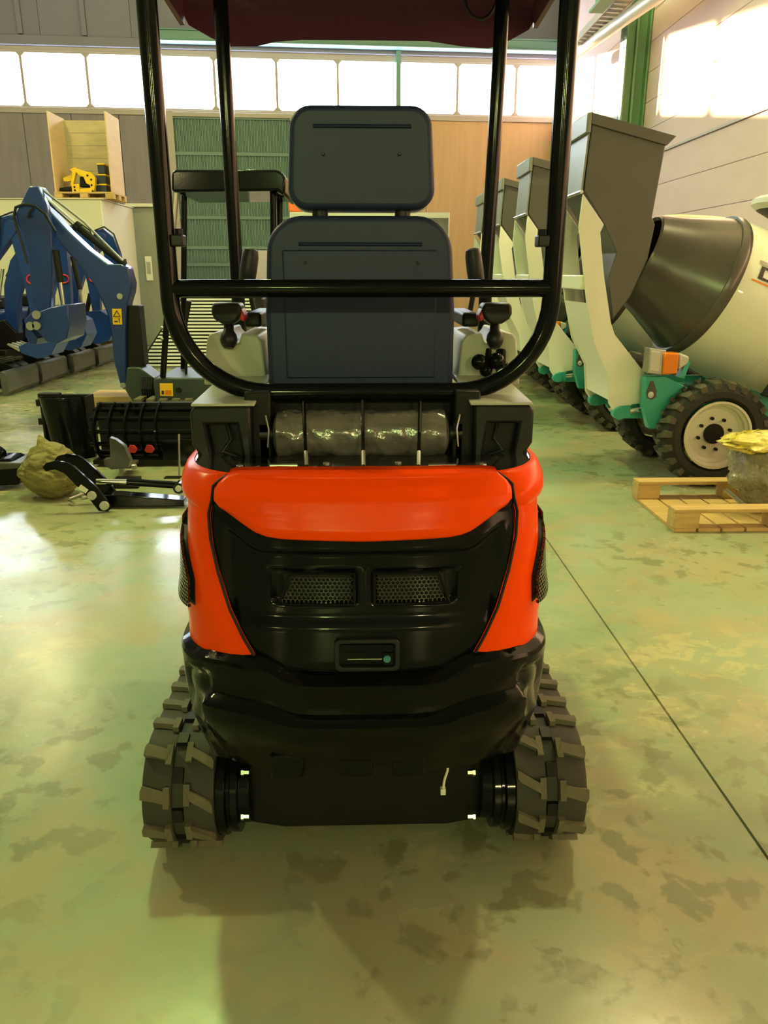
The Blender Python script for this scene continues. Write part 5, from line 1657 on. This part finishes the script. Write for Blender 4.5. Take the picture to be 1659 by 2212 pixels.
for x0, x1, nm in ((xa - 0.012, xat, 'side_board'), (xb, xbt, 'side_board')):
    MB().add([Vector((x, y, z)) for x, z in ((x0, zk0 - 0.003), (x0 + 0.022, zk0 - 0.003), (x0 + 0.022 + 0.01, zk1), (x0 + 0.01, zk1)) for y in (KY0, KY1)],
             [(0, 2, 4, 6), (1, 7, 5, 3), (0, 1, 3, 2), (2, 3, 5, 4), (4, 5, 7, 6), (6, 7, 1, 0)]).build(nm, PLY, KR, flat=True)
nbk = 6
for i in range(nbk):
    a, b = lerp(zk0 - 0.003, zk1 - 0.02, i / nbk), lerp(zk0 - 0.003, zk1 - 0.02, (i + 1) / nbk)
    MB().box(xa + 0.02, xb, KY1 - 0.03 + 0.004 * (i % 2), KY1 - 0.005, a + 0.003, b - 0.003).build('back_board', PLYB, KR)
# yellow breaker bracket and black stacked cases inside
BK = thing('breaker_bracket', 'yellow steel breaker bracket with round holes in the plywood crate', 'machine part', (P(180, 410, KY0 + 0.1).x, KY0 + 0.2, zk0))
yk = KY0 + 0.10
prism_px(MB(), [(152, 400), (156, 372), (150, 366), (158, 362), (172, 366), (184, 370), (195, 372), (206, 384), (205, 398), (203, 412), (196, 412), (194, 400), (186, 396), (180, 382), (172, 380), (164, 372), (160, 388), (158, 400)], yk, yk + 0.08).build('front_plate', YELLOW, BK, bevel=0.005)
prism_px(MB(), [(154, 399), (170, 397), (172, 414), (156, 415)], yk - 0.03, yk + 0.01).build('label_plate', YELLOW, BK, bevel=0.004)
prism_px(MB(), [(172, 408), (198, 406), (198, 414), (172, 415)], yk - 0.02, yk + 0.03).build('foot_bar', YELLOW, BK, bevel=0.004)
prism_px(MB(), [(136, 384), (152, 378), (158, 362), (166, 362), (164, 372), (156, 384), (152, 392), (137, 392)], yk + 0.12, yk + 0.2).build('rear_plate', YELLOW, BK, bevel=0.005)
for px, py in ((189, 379), (197, 388), (161, 404), (162, 411), (198, 400), (200, 413)):
    MB().lathe([(0, 0.016), (0.006, 0.016)], P(px, py, yk - 0.003 if py < 399 or px > 190 else yk - 0.03), (0, -1, 0), 14).build('bolt_hole', BLACKM, BK)
prism_px(MB(), [(128, 406), (155, 402), (156, 412), (128, 412)], yk, yk + 0.15).build('chisel', BLACKM, BK, bevel=0.01)
prism_px(MB(), [(172, 382), (200, 380), (200, 404), (172, 404)], yk + 0.10, yk + 0.22).build('breaker_body', BLACKM, BK, bevel=0.01)
cl = ['lowest', 'middle', 'top']
zz0 = zk0
for i, (y0, y1) in enumerate(((412, 397), (397, 376), (376, 353))):
    za, zb2 = P(220, y0, KY0 + 0.3).z, P(220, y1, KY0 + 0.3).z
    if i == 0:
        za = zk0
    xl = P(207 if i < 2 else 215, 400, KY0 + 0.3).x
    xr = P(231, 400, KY0 + 0.3).x
    cs = thing('equipment_case', '%s of three stacked black cases with yellow corners in the plywood crate' % cl[i], 'case', ((xl + xr) / 2, KY0 + 0.3, za), 'black cases in the plywood crate')
    MB().box(xl, xr, KY0 + 0.28, KY0 + 0.5, za + 0.001, zb2 - 0.025).build('case_body', mat('dark_blue_case', (0.02, 0.03, 0.06), 0.5), cs, bevel=0.012)
    MB().box(P(214, 400, KY0 + 0.3).x, xr + 0.004, KY0 + 0.27, KY0 + 0.51, zb2 - 0.028, zb2 - 0.001).build('yellow_cap', YELLOW, cs, bevel=0.01)

# ------------------------------------------------------------------ things half hidden behind the seat
lx = P(566, 600, 13.6)
LC = thing('lilac_carton', 'tall lilac carton standing in front of the green door', 'carton', (lx.x, 13.8, 0))
zt_ = P(566, 541, 13.6).z
MB().box(lx.x - 0.13, lx.x + 0.20, 13.6, 14.0, 0, zt_).build('carton_body', LILAC, LC, bevel=0.006, seg=1)
MB().box(lx.x - 0.13, lx.x + 0.20, 13.59, 13.6, zt_ * 0.5 - 0.03, zt_ * 0.5 + 0.03).build('packing_tape', CARTON, LC)
gx = P(700, 600, 11.5)
CBN = thing('steel_cabinet', 'grey steel cabinet mostly hidden behind the excavator seat', 'cabinet', (gx.x, 11.7, 0))
zt_ = P(640, 457, 11.5).z
x0, x1 = P(625, 457, 11.5).x, P(972, 457, 11.5).x
MB().box(x0, x1, 11.5, 12.0, 0, zt_ - 0.003).build('cabinet_body', STEEL, CBN, bevel=0.01)
for i in range(3):
    a, b = lerp(x0, x1, i / 3) + 0.02, lerp(x0, x1, (i + 1) / 3) - 0.02
    dd_ = MB().box(a, b, 11.485, 11.5, 0.1, zt_ - 0.08).build('cabinet_door', GREYBL, CBN, bevel=0.004)
    MB().box(b - 0.06, b - 0.04, 11.465, 11.485, zt_ * 0.5 - 0.06, zt_ * 0.5 + 0.06).build('handle', CHROME, dd_)
ob = P(636, 446, 11.6)
OB = thing('orange_case', 'orange plastic case on the cabinet behind the headrest', 'case', (ob.x, 11.7, zt_))
MB().box(P(623, 440, 11.6).x, P(652, 440, 11.6).x, 11.6, 11.85, zt_, P(636, 436, 11.6).z).build('case_body', ORHOSE, OB, bevel=0.02, seg=2)
MB().box(P(628, 440, 11.6).x, P(645, 440, 11.6).x, 11.7, 11.75, P(636, 436, 11.6).z, P(636, 432, 11.6).z).build('case_handle', ORHOSE, OB, bevel=0.006)
